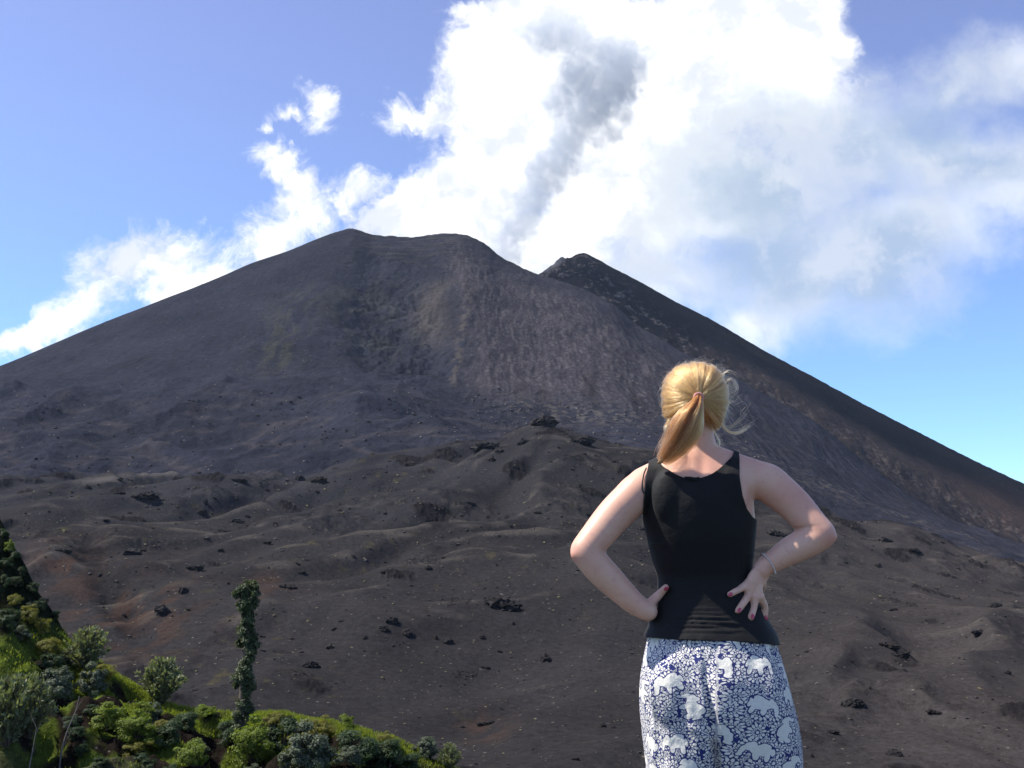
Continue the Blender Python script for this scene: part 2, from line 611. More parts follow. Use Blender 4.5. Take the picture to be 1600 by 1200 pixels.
def build_volcano():
    PX = fan_columns(-60, 1660, 1.6, 1400)
    u = (PX - 800) / F
    RY = np.interp(PX, [-1500, 0, 540, 840, 1300, 1600, 2600], [1020, 1080, 1150, 1130, 980, 860, 700])
    TY = np.interp(PX, [-1500, 0, 540, 900, 1300, 1600, 2600], [740, 740, 705, 680, 650, 635, 600])
    HY = 545.0
    NR1, NR2, NR3 = 150, 330, 30
    rows = []
    hz = vpx(np.maximum(crest_py(PX) + 26, toe_py(PX) + 14)) * HY
    tz = vpx(toe_py(PX)) * TY
    rz = vpx(ridge_py(PX)) * RY
    Yl, Zl = [], []
    for i in range(NR1):
        t = i / NR1
        Yl.append(HY + (TY - HY) * t)
        Zl.append(hz + (tz - hz) * (0.65 * t + 0.35 * t * t))
    for i in range(NR2 + 1):
        t = i / NR2
        s = t
        prof = 0.86 * s + 0.22 * s * s - 0.08 * s ** 6
        Yl.append(TY + (RY - TY) * t)
        Zl.append(tz + (rz - tz) * prof)
    for i in range(1, NR3 + 1):
        t = i / NR3
        Yl.append(RY + 320 * t)
        Zl.append(rz - 14 * sm(np.full_like(rz, t), 0, .12) - 190 * t)
    YY = np.stack(Yl)
    Z = CAM_Z + np.stack(Zl)
    X = u[None, :] * YY
    P = PX[None, :] + 0 * YY
    T = (YY - TY) / (RY - TY)            # 0 at the toe, 1 on the rim
    front = sm(T, -0.02, 0.12)
    rim = 1 - sm(np.abs(T - 1), 0.0, 0.10)
    # cone axis for the gullies
    xa, ya = (650 - 800) / F * 1750, 1750.0
    th = np.arctan2(X - xa, ya - YY)
    rr = np.hypot(X - xa, YY - ya)
    wob = fbm(X / 90, YY / 90, 3, seed=101)
    right = sm(P - 26 * np.sin(T * 5.0) - 9 * fbm(X / 20, Z / 20, 3, seed=133), 690, 735) * (1 - 0.6 * sm(T, 0.72, 0.9))
    gul = fbm(X / 26.0 + wob * 0.5, Z / 95.0, 4, 0.6, seed=103)
    gul2 = fbm(X / 7.0 + wob * 0.5, Z / 22.0, 3, 0.6, seed=107)
    big = fbm(X / 120, YY / 120, 4, 0.5, seed=111)
    lob = fbm(X / 55, Z / 30, 4, 0.52, seed=113)
    D = (1.0 * gul + 0.55 * gul2) * (0.35 + 0.75 * right) + 5.0 * big + 2.2 * lob * (1 - 0.5 * right)
    # the scar in the middle of the face
    scar = np.exp(-np.abs((P - 625) / 92) ** 2.6 - np.abs((T - 0.42) / 0.36) ** 2.6)
    D = D - 24 * scar + 5.5 * scar * fbm(X / 24, Z / 18, 4, 0.55, seed=117)
    edge = np.exp(-((P - (722 + 14 * (T - .4) * 4)) / 9) ** 2) * sm(T, 0.05, .2) * (1 - sm(T, 0.55, 0.7))
    D = D + 1.3 * edge
    Z = Z + D * front * (1 - 0.90 * rim)
    Z = Z + rim * 0.9 * fbm(X / 9, YY / 9, 4, 0.6, seed=119) * sm(P, 480, 560)
    # rolling hummocks in front of the cone, on the left
    hm = (1 - front) * sm(T, -1.0, -0.72) * (1 - 0.6 * sm(P, 820, 1000))
    wx = fbm(X / 80, YY / 80, 3, seed=121) * 18
    Z = Z + hm * (8.5 * (ridged((X + wx) / 120, (YY + wx) / 80, 2, 0.4, seed=123) - 0.9) + 5.5 * fbm((X + wx) / 60, (YY - wx) / 48, 3, .45, seed=127)
                  + 0.8 * fbm(X / 14, YY / 14, 3, 0.5, seed=129))
    # low fan of lava on the left middle of the toe
    fan = np.exp(-((P - 600) / 120) ** 2 - ((T + 0.1) / 0.2) ** 2)
    Z = Z + 9 * fan
    # ---- colour
    C = np.empty(X.shape + (3,))
    C[:] = (0.0265, 0.0275, 0.0370)  # grey ash with the blue of distant haze mixed into the colour
    tonal = fbm(X / 70, Z / 60 + YY / 200, 5, 0.55, seed=131)
    C *= (1 + 0.22 * tonal)[..., None]

    def blend(mask, rgb):
        nonlocal C
        mask = np.clip(mask, 0, 1)[..., None]
        C = C * (1 - mask) + np.array(rgb) * mask
    warm = right * sm(T, 0.0, 0.2) * (1 - sm(P, 980, 1150)) * (0.75 + 0.35 * tonal)
    blend(0.85 * warm, (0.056, 0.050, 0.055))
    fine = 0.6 * fbm(X / 4.2 + wob * .5, Z / 17.0, 4, 0.7, seed=137) + 0.55 * fbm(X / 2.4, Z / 3.0, 3, 0.65, seed=138)
    blend(0.62 * sm(fine, 0.0, 0.6) * right * sm(T, 0, .2) * (1 - sm(P, 1000, 1120)), (0.092, 0.083, 0.082))
    blend(0.62 * sm(-fine, 0.0, 0.6) * right * sm(T, 0, .2), (0.033, 0.029, 0.031))
    fing = sm(fbm(X / 17.0, Z / 60.0, 3, 0.5, seed=139), 0.12, 0.4) * np.exp(-((T - 0.16) / 0.13) ** 2) * sm(P, 760, 850) * (1 - sm(P, 990, 1050))
    blend(0.65 * fing, (0.024, 0.0215, 0.0235))
    green = np.exp(-((P - (415 + 60 * T)) / 40) ** 2) * sm(T, 0.02, 0.15) * (1 - sm(T, 0.45, 0.7)) + 0.9 * np.exp(-((P - 575) / 75) ** 2 - ((T - 0.47) / 0.22) ** 2)
    green = green * sm(fbm(X / 14.0 + wob, Z / 34.0, 4, 0.6, seed=141), -0.35, 0.55)
    blend(0.60 * green, (0.052, 0.053, 0.039))
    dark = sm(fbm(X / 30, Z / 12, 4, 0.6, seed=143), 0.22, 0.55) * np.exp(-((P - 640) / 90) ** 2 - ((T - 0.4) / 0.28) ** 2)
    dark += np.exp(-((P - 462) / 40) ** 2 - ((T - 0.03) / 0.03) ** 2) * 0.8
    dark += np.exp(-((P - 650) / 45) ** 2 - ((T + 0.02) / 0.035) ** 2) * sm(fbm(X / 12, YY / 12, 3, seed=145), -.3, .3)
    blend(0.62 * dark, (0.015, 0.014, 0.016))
    strata = np.exp(-((P - 665) / 110) ** 2) * sm(T, 0.74, 0.86) * sm(fbm(X / 38, Z / 3.2, 4, 0.55, seed=147), -0.05, 0.5)
    blend(0.7 * strata, (0.020, 0.019, 0.020))
    strat2 = np.exp(-((P - 640) / 120) ** 2) * sm(T, 0.70, 0.86) * sm(-fbm(X / 30, Z / 4, 4, 0.55, seed=149), 0.05, 0.5)
    blend(0.5 * strat2, (0.066, 0.060, 0.053))
    pink = np.exp(-((P - (692 + 26 * np.sin(T * 9))) / 30) ** 2) * sm(T, 0.3, 0.5) * (1 - sm(T, 0.62, 0.72))
    pink += 1.2 * edge * sm(fbm(X / 8, Z / 8, 3, seed=151), -.4, .4)
    blend(0.5 * pink, (0.092, 0.079, 0.066))
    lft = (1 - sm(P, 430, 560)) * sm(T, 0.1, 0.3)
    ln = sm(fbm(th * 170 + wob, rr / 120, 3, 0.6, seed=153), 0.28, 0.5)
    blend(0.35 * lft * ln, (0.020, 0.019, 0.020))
    toe = np.exp(-((T - 0.02) / 0.07) ** 2) * sm(P, 740, 830)
    blend(0.7 * toe * sm(fbm(X / 6, YY / 6, 4, 0.65, seed=157), 0.0, 0.45), (0.088, 0.080, 0.073))
    far = (1 - sm(T, -0.1, 0.05))
    pl = sm(ridged(X / 60, YY / 28, 2, 0.4, seed=159), 1.0, 1.3)
    blend(0.45 * far * pl, (0.060, 0.053, 0.054))
    rim_hl = sm(T, 0.985, 1.0) * sm(P, 20, 60) * (1 - sm(P, 700, 840))
    blend(0.4 * rim_hl, (0.07, 0.065, 0.05))
    Z = np.maximum(Z, -72.0 + 2 * fbm(X / 60, YY / 60, 2, seed=161))
    V = np.stack([X, YY, Z], -1).reshape(-1, 3)
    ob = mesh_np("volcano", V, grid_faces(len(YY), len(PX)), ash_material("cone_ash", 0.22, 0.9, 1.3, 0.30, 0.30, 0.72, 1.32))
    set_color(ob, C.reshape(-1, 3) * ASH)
    tag(ob, "broad grey volcanic cone with notched summit and pale streaked face", "volcano", kind="structure")
    return YY, Z, u


VOL = build_volcano()

rear_py = curve([-600, 300, 600, 780, 830, 850, 868, 880, 893, 904, 915, 932, 960, 1000, 1060, 1120, 1200, 1280, 1360, 1440, 1520, 1600, 1800, 2200, 2700],
                [1000, 640, 520, 462, 436, 424, 412, 402, 403, 398, 395, 402, 417, 437, 470, 500, 547, 590, 634, 676, 718, 757, 862, 1040, 1200])


def build_rear():
    PX = fan_columns(760, 1660, 1.6, 1500)
    u = (PX - 800) / F
    RY, BY = 1480.0, np.interp(PX, [700, 1000, 1600, 2200], [1180, 1180, 980, 800])
    low = np.maximum(ridge_py(PX) + 90, rear_py(PX) + 60)
    bz = vpx(low) * BY
    rz = vpx(rear_py(PX)) * RY
    NR, NB = 330, 24
    Yl, Zl = [], []
    for i in range(NR + 1):
        t = i / NR
        Yl.append(BY + (RY - BY) * t)
        Zl.append(bz + (rz - bz) * (0.92 * t + 0.08 * t * t))
    for i in range(1, NB + 1):
        t = i / NB
        Yl.append(np.full_like(u, RY + 300 * t))
        Zl.append(rz - 180 * t - 5 * sm(np.full_like(rz, t), 0, .1))
    YY = np.stack(Yl)
    Z = CAM_Z + np.stack(Zl)
    X = u[None, :] * YY
    P = PX[None, :] + 0 * YY
    T = (YY - BY) / (RY - BY)
    py = to_px(np.stack([X, YY, Z], -1))[1]
    # depth below the skyline in photo pixels marks the lava gully
    dpx = py - rear_py(P)
    rim = 1 - sm(np.abs(T - 1), 0.0, 0.12)
    cen = 62 + 0.035 * (P - 900)
    cen = np.where(P < 1000, 40 + 0.22 * (P - 900), cen) + 9 * fbm(P / 90, 0 * P, 3, seed=201) + 10 * fbm(X / 40, Z / 40, 3, seed=202)
    wd = np.interp(P, [860, 1000, 1150, 1400, 1600], [40, 34, 30, 21, 18])
    gl = np.exp(-((dpx - cen) / wd) ** 2) * sm(fbm(X / 45, Z / 30, 3, seed=204), -0.55, 0.25)
    rub = ridged(X / 9, YY / 14, 4, 0.62, seed=203)
    Z = Z + (1 - rim) * (gl * (1.8 * (rub - 0.9) + 3.0 * fbm(X / 20, YY / 26, 4, .6, seed=205) - 5) + 3.0 * fbm(X / 60, YY / 60, 4, seed=207) + 0.5 * fbm(X / 8, YY / 8, 3, seed=209))
    summit = np.exp(-((P - 884) / 26) ** 2) * (1 - sm(dpx, 20, 60))
    Z = Z + summit * 2.2 * fbm(X / 5, YY / 9, 4, 0.65, seed=211)
    Z = Z + rim * 0.5 * fbm(X / 7, YY / 7, 3, 0.6, seed=213)
    C = np.empty(X.shape + (3,))
    C[:] = (0.0062, 0.0062, 0.0085)
    ton = fbm(X / 50, Z / 40, 5, 0.55, seed=215)
    C *= (1 + 0.25 * ton)[..., None]

    def blend(mask, rgb):
        nonlocal C
        mask = np.clip(mask, 0, 1)[..., None]
        C = C * (1 - mask) + np.array(rgb) * mask
    brown = np.exp(-((dpx - cen * 0.9) / (wd * 1.5)) ** 2) * sm(P, 1020, 1160)
    blend(0.7 * brown * (0.8 + 0.4 * ton), (0.056, 0.043, 0.037))
    chips = sm(0.7 * fbm(X / 16, Z / 11.0, 4, 0.6, seed=216) + 0.5 * fbm(X / 5, Z / 4.0, 4, 0.68, seed=217), 0.12, 0.55)
    blend(0.85 * gl * chips * (0.45 + 0.55 * (1 - sm(P, 1000, 1100))), (0.20, 0.175, 0.160))
    blend(0.7 * gl * sm(-fbm(X / 7, Z / 5, 4, 0.65, seed=219), 0.12, 0.5), (0.012, 0.011, 0.013))
    band = np.exp(-((dpx - (cen + wd * 2.3)) / 16) ** 2) * sm(P, 1040, 1120)
    blend(0.7 * band, (0.017, 0.015, 0.016))
    reds = np.exp(-((dpx - 55) / 26) ** 2) * sm(P, 1420, 1560)
    blend(0.5 * reds, (0.060, 0.036, 0.027))
    Z = np.maximum(Z, -72.0 + 2 * fbm(X / 60, YY / 60, 2, seed=163))
    V = np.stack([X, YY, Z], -1).reshape(-1, 3)
    ob = mesh_np("rear_volcano_cone", V, grid_faces(len(YY), len(PX)), ash_material("dark_cone_ash", 0.20, 0.8, 1.3, 0.3, 0.28, 0.7, 1.3))
    set_color(ob, C.reshape(-1, 3) * ASH)
    tag(ob, "steep dark volcanic cone with rubbly lava gully behind the broad cone", "volcano", kind="structure")


build_rear()

# ------------------------------------------------------------------ the near hill the viewer and the bank stand on
bank_py = curve([-900, -300, -100, 0, 20, 45, 90, 130, 165, 215, 280, 340, 400, 480, 560, 610, 650, 690, 720, 780, 900, 1200, 2600],
                [560, 640, 720, 800, 832, 872, 948, 1000, 1030, 1068, 1101, 1112, 1117, 1120, 1134, 1150, 1172, 1190, 1205, 1240, 1290, 1330, 1400])


GROUND_HER = 0.42        # she stands a little higher than the photographer


def py_b(X, Y, Z):
    return to_px(np.stack([X, Y, Z], -1))[1]


def build_hill():
    PX = fan_columns(-60, 800, 3.0, 1300)
    u = (PX - 800) / F
    Y = np.concatenate([np.linspace(0.4, 6, 40), np.geomspace(6, 30, 40)[1:], np.linspace(30, 50, 150)[1:], np.linspace(50, 66, 30)[1:]])
    CY = np.interp(PX, [-1300, -60, 100, 280, 560, 720, 2900], [50, 47, 45, 43, 41, 40, 40])
    cz = vpx(bank_py(PX)) * CY
    fpy = np.clip(bank_py(PX) + 170, 1235, 1500)
    fz = vpx(fpy) * 31.0
    Z = np.empty((len(Y), len(PX)))
    for j, y in enumerate(Y):
        if y <= 3.6:
            z = np.full_like(u, -CAM_Z + GROUND_HER * float(sm(np.float64(y), 1.2, 2.5)))
        elif y <= 31:
            t = (y - 3.6) / (31 - 3.6)
            z = (GROUND_HER - CAM_Z) * (1 - t) + (fz) * t
            z = z - 0.9 * math.sin(math.pi * t)
        else:
            t = np.clip((y - 31) / (CY - 31), 0, 1)
            z = fz + (cz - fz) * (t ** 1.55)
            back = np.clip(y - CY, 0, None)
            z = z - 1.45 * back * sm(back, 0, 3.0)
        Z[j] = CAM_Z + z
    X = u[None, :] * Y[:, None]
    YY = np.repeat(Y[:, None], len(PX), 1)
    P = PX[None, :] + 0 * YY
    w = sm(YY, 30, 35)
    nearcrest = 1 - 0.75 * (1 - sm(np.abs(YY - CY[None, :]), 0.0, 2.2))
    Z = Z + w * nearcrest * (0.85 * fbm(X / 3.2, YY / 3.2, 4, 0.55, seed=301) + 0.30 * (ridged(X / 2.0, YY / 2.2, 3, .5, seed=303) - 0.9))
    Z = Z + (1 - w) * sm(YY, 3.2, 8) * 0.25 * fbm(X / 3, YY / 3, 4, seed=305)
    C = np.empty(X.shape + (3,))
    C[:] = (0.018, 0.014, 0.011)
    moss = sm(fbm(X / 1.9, YY / 1.9, 4, 0.55, seed=307) + 0.55 * (1 - sm(np.abs(YY - CY[None, :]), 0.2, 2.0)) + 0.3 * (1 - sm(P, 100, 420)), -0.05, 0.45)
    moss = moss * w * (1 - 0.5 * sm(P, 560, 700))
    C = C * (1 - 0.9 * moss)[..., None] + np.array([0.085, 0.115, 0.018]) * (0.9 * moss)[..., None]
    painted_shade = 1 - sm(py_b(X, YY, Z) - (985 + 0 * P), -30, 45)  # shade of the upper left slope painted dark into the soil colour
    C = C * (1 - painted_shade)[..., None] + np.array([0.013, 0.016, 0.009]) * (0.7 + 0.8 * sm(fbm(X / 0.9, YY / 0.9, 3, seed=311), -.3, .5))[..., None] * painted_shade[..., None]
    far = (YY > CY[None, :] + 1.2)
    C[far] = (0.045, 0.040, 0.038)
    pth = (1 - w) * 0.8
    C = C * (1 - pth)[..., None] + np.array([0.065, 0.055, 0.050]) * pth[..., None]
    V = np.stack([X, YY, Z], -1).reshape(-1, 3)
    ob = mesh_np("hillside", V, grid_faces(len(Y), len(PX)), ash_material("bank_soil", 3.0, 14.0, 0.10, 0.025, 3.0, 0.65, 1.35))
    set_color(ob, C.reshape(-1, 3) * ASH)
    tag(ob, "near hillside with mossy green bank dropping towards the lava field", "hillside", kind="structure")
    return Terrain(u, Y, Z), lambda px: np.interp(px, PX, CY)


HILL, CRESTY = build_hill()

# the land all around, out to the horizon
gm = ash_material("plain_ash", 0.05, 0.4, 1.0, 0.2, 0.2)
rad = np.concatenate([[0.0], np.geomspace(80, 1690, 24)])
ang = np.linspace(0, 2 * math.pi, 97)
RX = rad[:, None] * np.sin(ang)[None, :]
RYY = 500 + rad[:, None] * np.cos(ang)[None, :]
RZ = np.full_like(RX, -62.0) + 3.0 * fbm(RX / 200, RYY / 200, 3, seed=401)
ob = mesh_np("ground", np.stack([RX, RYY, RZ], -1).reshape(-1, 3), grid_faces(len(rad), len(ang)), gm)
set_color(ob, np.tile(np.array([0.055, 0.055, 0.045]), (RX.size, 1)))
tag(ob, "dark plain around the volcano", "ground", kind="structure")
# ------------------------------------------------------------------ the woman
YW = 3.0


def ring_loft(secs, K=48, n=2.2):
    """closed triangulated loft through sections (centre, U, V, a, b)"""
    V, T = [], []
    th = np.linspace(0, 2 * math.pi, K, endpoint=False)
    c, s = np.cos(th), np.sin(th)
    cs = np.sign(c) * np.abs(c) ** (2 / n)
    ss = np.sign(s) * np.abs(s) ** (2 / n)
    for (ce, U, W, a, b) in secs:
        V.append(np.array(ce)[None, :] + np.outer(cs * a, np.array(U)) + np.outer(ss * b, np.array(W)))
    m = len(secs)
    V = np.concatenate(V)
    for i in range(m - 1):
        for j in range(K):
            a0, a1 = i * K + j, i * K + (j + 1) % K
            b0, b1 = a0 + K, a1 + K
            T += [(a0, a1, b1), (a0, b1, b0)]
    cen = [np.array(secs[0][0]), np.array(secs[-1][0])]
    V = np.concatenate([V, np.array(cen)])
    q0, q1 = m * K, m * K + 1
    for j in range(K):
        T.append((q0, (j + 1) % K, j))
        T.append((q1, (m - 1) * K + j, (m - 1) * K + (j + 1) % K))
    return V, np.array(T)


def spline(P, n):
    """catmull-rom through rows of P, n samples per span"""
    P = np.asarray(P, float)
    Q = np.vstack([2 * P[0] - P[1], P, 2 * P[-1] - P[-2]])
    out = []
    for i in range(1, len(Q) - 2):
        for k in range(n):
            t = k / n
            out.append(0.5 * (2 * Q[i] + (Q[i + 1] - Q[i - 1]) * t + (2 * Q[i - 1] - 5 * Q[i] + 4 * Q[i + 1] - Q[i + 2]) * t * t
                              + (3 * Q[i] - Q[i - 1] - 3 * Q[i + 1] + Q[i + 2]) * t ** 3))
    out.append(P[-1])
    return np.array(out)


def tube(pts, rad, flat=1.0, side=None, n=5, K=24, round_ends=True):
    """tapered limb along pts; flat < 1 makes it thinner across 'side'"""
    R = spline(np.hstack([np.asarray(pts, float), np.asarray(rad, float)[:, None]]), n)
    P, r = R[:, :3], np.maximum(R[:, 3], 1e-4)
    tg = np.gradient(P, axis=0)
    tg /= np.linalg.norm(tg, axis=1)[:, None]
    secs = []
    up = np.array(side, float) if side is not None else (np.array([0, 1.0, 0]) if abs(tg[0][1]) < 0.9 else np.array([1.0, 0, 0]))
    for i in range(len(P)):
        w = up - tg[i] * np.dot(up, tg[i])
        w /= np.linalg.norm(w)
        uu = np.cross(w, tg[i])
        if side is None:
            up = w
        secs.append((P[i], uu, w, r[i], r[i] * flat))
    if round_ends:
        def cap(k, sgn):
            e = []
            for t in (0.35, 0.65, 0.87, 0.97):
                f = math.sqrt(1 - t * t)
                c = secs[k]
                e.append((c[0] + sgn * tg[k] * r[k] * t * min(1, flat * 1.1), c[1], c[2], c[3] * f, c[4] * f))
            return e
        secs = list(reversed(cap(0, -1))) + secs + cap(-1, 1)
    return ring_loft(secs, K, 2.0)


def ball(c, r, rot=None, nu=20, nv=14):
    c = np.array(c, float)
    r = np.array(r if hasattr(r, '__len__') else (r, r, r), float)
    th = np.linspace(0, math.pi, nv)[1:-1]
    secs = []
    V, T = [], []
    ph = np.linspace(0, 2 * math.pi, nu, endpoint=False)
    for t in th:
        V.append(np.stack([np.sin(t) * np.cos(ph), np.sin(t) * np.sin(ph), np.full(nu, math.cos(t))], -1))
    V = np.concatenate(V)
    m = len(th)
    for i in range(m - 1):
        for j in range(nu):
            a0, a1 = i * nu + j, i * nu + (j + 1) % nu
            T += [(a0, a0 + nu, a1 + nu), (a0, a1 + nu, a1)]
    V = np.vstack([V, [[0, 0, 1], [0, 0, -1]]])
    for j in range(nu):
        T.append((m * nu, j, (j + 1) % nu))
        T.append((m * nu + 1, (m - 1) * nu + (j + 1) % nu, (m - 1) * nu + j))
    V = V * r
    if rot is not None:
        V = V @ np.array(rot).T
    return V + c, np.array(T)


def merge(parts):
    V, T, o = [], [], 0
    for v, t in parts:
        V.append(v)
        T.append(np.asarray(t) + o)
        o += len(v)
    return np.concatenate(V), np.concatenate(T)


def remesh(parts, vox):
    """one continuous skin over overlapping closed shapes -> vertices, quads"""
    V, T = merge(parts)
    ob = mesh_np("tmp_shape", V, T)
    md = ob.modifiers.new("r", 'REMESH')
    md.mode = 'VOXEL'
    md.voxel_size = vox
    dg = bpy.context.evaluated_depsgraph_get()
    me = bpy.data.meshes.new_from_object(ob.evaluated_get(dg))
    v = np.empty(len(me.vertices) * 3, np.float32)
    me.vertices.foreach_get("co", v)
    lv = np.empty(len(me.loops), np.int32)
    me.loops.foreach_get("vertex_index", lv)
    lt = np.empty(len(me.polygons), np.int32)
    me.polygons.foreach_get("loop_total", lt)
    assert (lt == 4).all()
    old = ob.data
    bpy.data.objects.remove(ob)
    bpy.data.meshes.remove(old)
    bpy.data.meshes.remove(me)
    return v.reshape(-1, 3).astype(float), lv.reshape(-1, 4)


def edges_of(Fq):
    k = Fq.shape[1]
    e = np.concatenate([Fq[:, [i, (i + 1) % k]] for i in range(k)])
    e.sort(1)
    return np.unique(e, axis=0)


def laplace(V, Fq, it, w=0.5, weight=None, mu=0.0):
    E = edges_of(Fq)
    n = len(V)
    deg = np.bincount(E.ravel(), minlength=n).astype(float)[:, None]
    ww = np.ones((n, 1)) if weight is None else np.asarray(weight).reshape(-1, 1)
    V = V.copy()
    for i in range(it):
        for f in ((w, -mu) if mu else (w,)):
            S = np.zeros_like(V)
            for a, b in ((0, 1), (1, 0)):
                for k in range(3):
                    S[:, k] += np.bincount(E[:, a], V[E[:, b], k], minlength=n)
            V = V + f * ww * (S / np.maximum(deg, 1) - V)
    return V


def normals(V, Fq):
    n = np.zeros_like(V)
    d1 = V[Fq[:, 2]] - V[Fq[:, 0]]
    d2 = V[Fq[:, -1]] - V[Fq[:, 1]] if Fq.shape[1] == 4 else V[Fq[:, 1]] - V[Fq[:, 0]]
    fn = np.cross(d1, d2) if Fq.shape[1] == 4 else np.cross(V[Fq[:, 1]] - V[Fq[:, 0]], V[Fq[:, 2]] - V[Fq[:, 0]])
    for k in range(Fq.shape[1]):
        for c in range(3):
            n[:, c] += np.bincount(Fq[:, k], fn[:, c], minlength=len(V))
    return n / np.maximum(np.linalg.norm(n, axis=1), 1e-12)[:, None]


def clip_tris(V, T, f):
    """keep the part of a triangle mesh where f >= 0, cutting triangles along f = 0"""
    V = list(map(tuple, V))
    f = np.asarray(f)
    s = f[T] >= 0
    ns = s.sum(1)
    out = [tuple(t) for t in T[ns == 3]]
    cache = {}

    def cut(a, b):
        k = (min(a, b), max(a, b))
        if k not in cache:
            t = f[a] / (f[a] - f[b])
            va, vb = np.array(V[a]), np.array(V[b])
            V.append(tuple(va + (vb - va) * t))
            cache[k] = len(V) - 1
        return cache[k]
    for t in T[(ns == 1) | (ns == 2)]:
        t = list(t)
        ins = [f[i] >= 0 for i in t]
        if sum(ins) == 1:
            k = ins.index(True)
            a, b, c = t[k], t[(k + 1) % 3], t[(k + 2) % 3]
            out.append((a, cut(a, b), cut(a, c)))
        else:
            k = ins.index(False)
            a, b, c = t[k], t[(k + 1) % 3], t[(k + 2) % 3]
            ab, ac = cut(a, b), cut(a, c)
            out += [(b, c, ac), (b, ac, ab)]
    V = np.array(V)
    T = np.array(out)
    used = np.unique(T)
    mp = -np.ones(len(V), int)
    mp[used] = np.arange(len(used))
    return V[used], mp[T]


def quads_to_tris(Fq):
    return np.concatenate([Fq[:, [0, 1, 2]], Fq[:, [0, 2, 3]]])


def A3(px, py, Y=YW):
    return np.array(at(px, py, Y))


# ---- torso sections read off the photograph: y pixel, left, right, depth of the axis, half depth
TORSO = np.array([
    (702, 1058, 1128, 3.005, .052), (712, 1042, 1146, 3.0, .060), (722, 1020, 1178, 3.0, .068), (735, 1006, 1196, 3.0, .080),
    (755, 1004, 1192, 3.0, .096), (780, 1005, 1176, 2.998, .106), (813, 1008, 1178, 3.0, .110), (840, 1014, 1176, 3.004, .108),
    (880, 1023, 1172, 3.014, .098), (905, 1031, 1170, 3.018, .093), (930, 1030, 1177, 3.016, .095), (950, 1024, 1187, 3.012, .100),
    (975, 1017, 1199, 3.006, .108), (1000, 1012, 1208, 3.000, .117), (1030, 1010, 1214, 2.990, .132), (1070, 1012, 1214, 2.99, .128)], float)


def torso_parts(body=False):
    secs = []
    yy = np.linspace(702, 1070, 60)
    L, R, cy, b = [curve(TORSO[:, 0], TORSO[:, k])(yy) for k in (1, 2, 3, 4)]
    for i, y in enumerate(yy):
        pl, pr = A3(L[i], y, cy[i]), A3(R[i], y, cy[i])
        k = 1 - (0.10 * float(sm(y, 978, 1000)) if body else 0.0)
        secs.append(((pl + pr) / 2, (1, 0, 0), (0, 1, 0), (pr[0] - pl[0]) / 2 * k, b[i] * k))
    t = ring_loft(secs, 64, 2.25)
    parts = [t]
    # shoulder caps and shoulder blades
    parts.append(tube([A3(1088, 716, 3.0), A3(1042, 738, 2.995), A3(1006, 757, 2.99)], [.050, .048, .050]))
    parts.append(tube([A3(1096, 714, 3.0), A3(1145, 731, 2.995), A3(1190, 748, 2.99)], [.050, .046, .050]))
    parts.append(ball(A3(1048, 778, 2.925), (.050, .026, .075)))
    parts.append(ball(A3(1142, 772, 2.925), (.050, .026, .075)))
    # bust at the front
    parts.append(ball(A3(1056, 800, 3.085), (.062, .058, .062)))
    parts.append(ball(A3(1132, 800, 3.085), (.062, .058, .062)))
    return parts


def back_y(px, py):
    """depth of the back surface of the torso at a photo pixel"""
    L, R, cy, b = [np.interp(py, TORSO[:, 0], TORSO[:, k]) for k in (1, 2, 3, 4)]
    cx, a = (L + R) / 2, (R - L) / 2
    t = min(abs((px - cx) / a), 1.0)
    return cy - b * (1 - t ** 2.25) ** (1 / 2.25)


HEADC = A3(1085, 625, 3.03)


def head_parts():
    C = HEADC
    p = [ball(C + [0, 0.0, .004], (.076, .094, .090), nu=32, nv=24)]
    p.append(ball(C + [0, .032, -.052], (.060, .062, .066)))
    p.append(tube([C + [-.052, .012, -.075], C + [-.030, .066, -.108], C + [0, .082, -.114], C + [.030, .066, -.108], C + [.052, .012, -.075]],
                  [.020, .020, .021, .020, .020]))
    p.append(ball(C + [0, .070, -.050], (.044, .030, .055)))
    p.append(tube([C + [0, .093, .012], C + [0, .104, -.012], C + [0, .112, -.034]], [.007, .009, .012]))      # nose
    p.append(ball(C + [-.010, .104, -.037], .009))
    p.append(ball(C + [.010, .104, -.037], .009))
    p.append(tube([C + [-.022, .092, -.066], C + [0, .100, -.063], C + [.022, .092, -.066]], [.004, .0065, .004]))   # lips
    p.append(tube([C + [-.020, .091, -.073], C + [0, .099, -.074], C + [.020, .091, -.073]], [.004, .007, .004]))
    p.append(tube([C + [-.052, .072, .022], C + [-.030, .088, .026], C + [0, .092, .020], C + [.030, .088, .026], C + [.052, .072, .022]],
                  [.010, .011, .010, .011, .010]))                                                             # brow
    for s in (-1, 1):
        p.append(ball(C + [s * .045, .070, -.028], (.026, .024, .024)))                                        # cheek
        p.append(tube([C + [s * .076, .006, .020], C + [s * .084, -.006, .010], C + [s * .082, -.004, -.014], C + [s * .075, .008, -.030]],
                      [.008, .009, .009, .007]))                                                               # ear
    return p


def finger(pts, r0, r1):
    return tube(pts, np.linspace(r0, r1, len(pts)), n=5, K=14)


NAILS = []


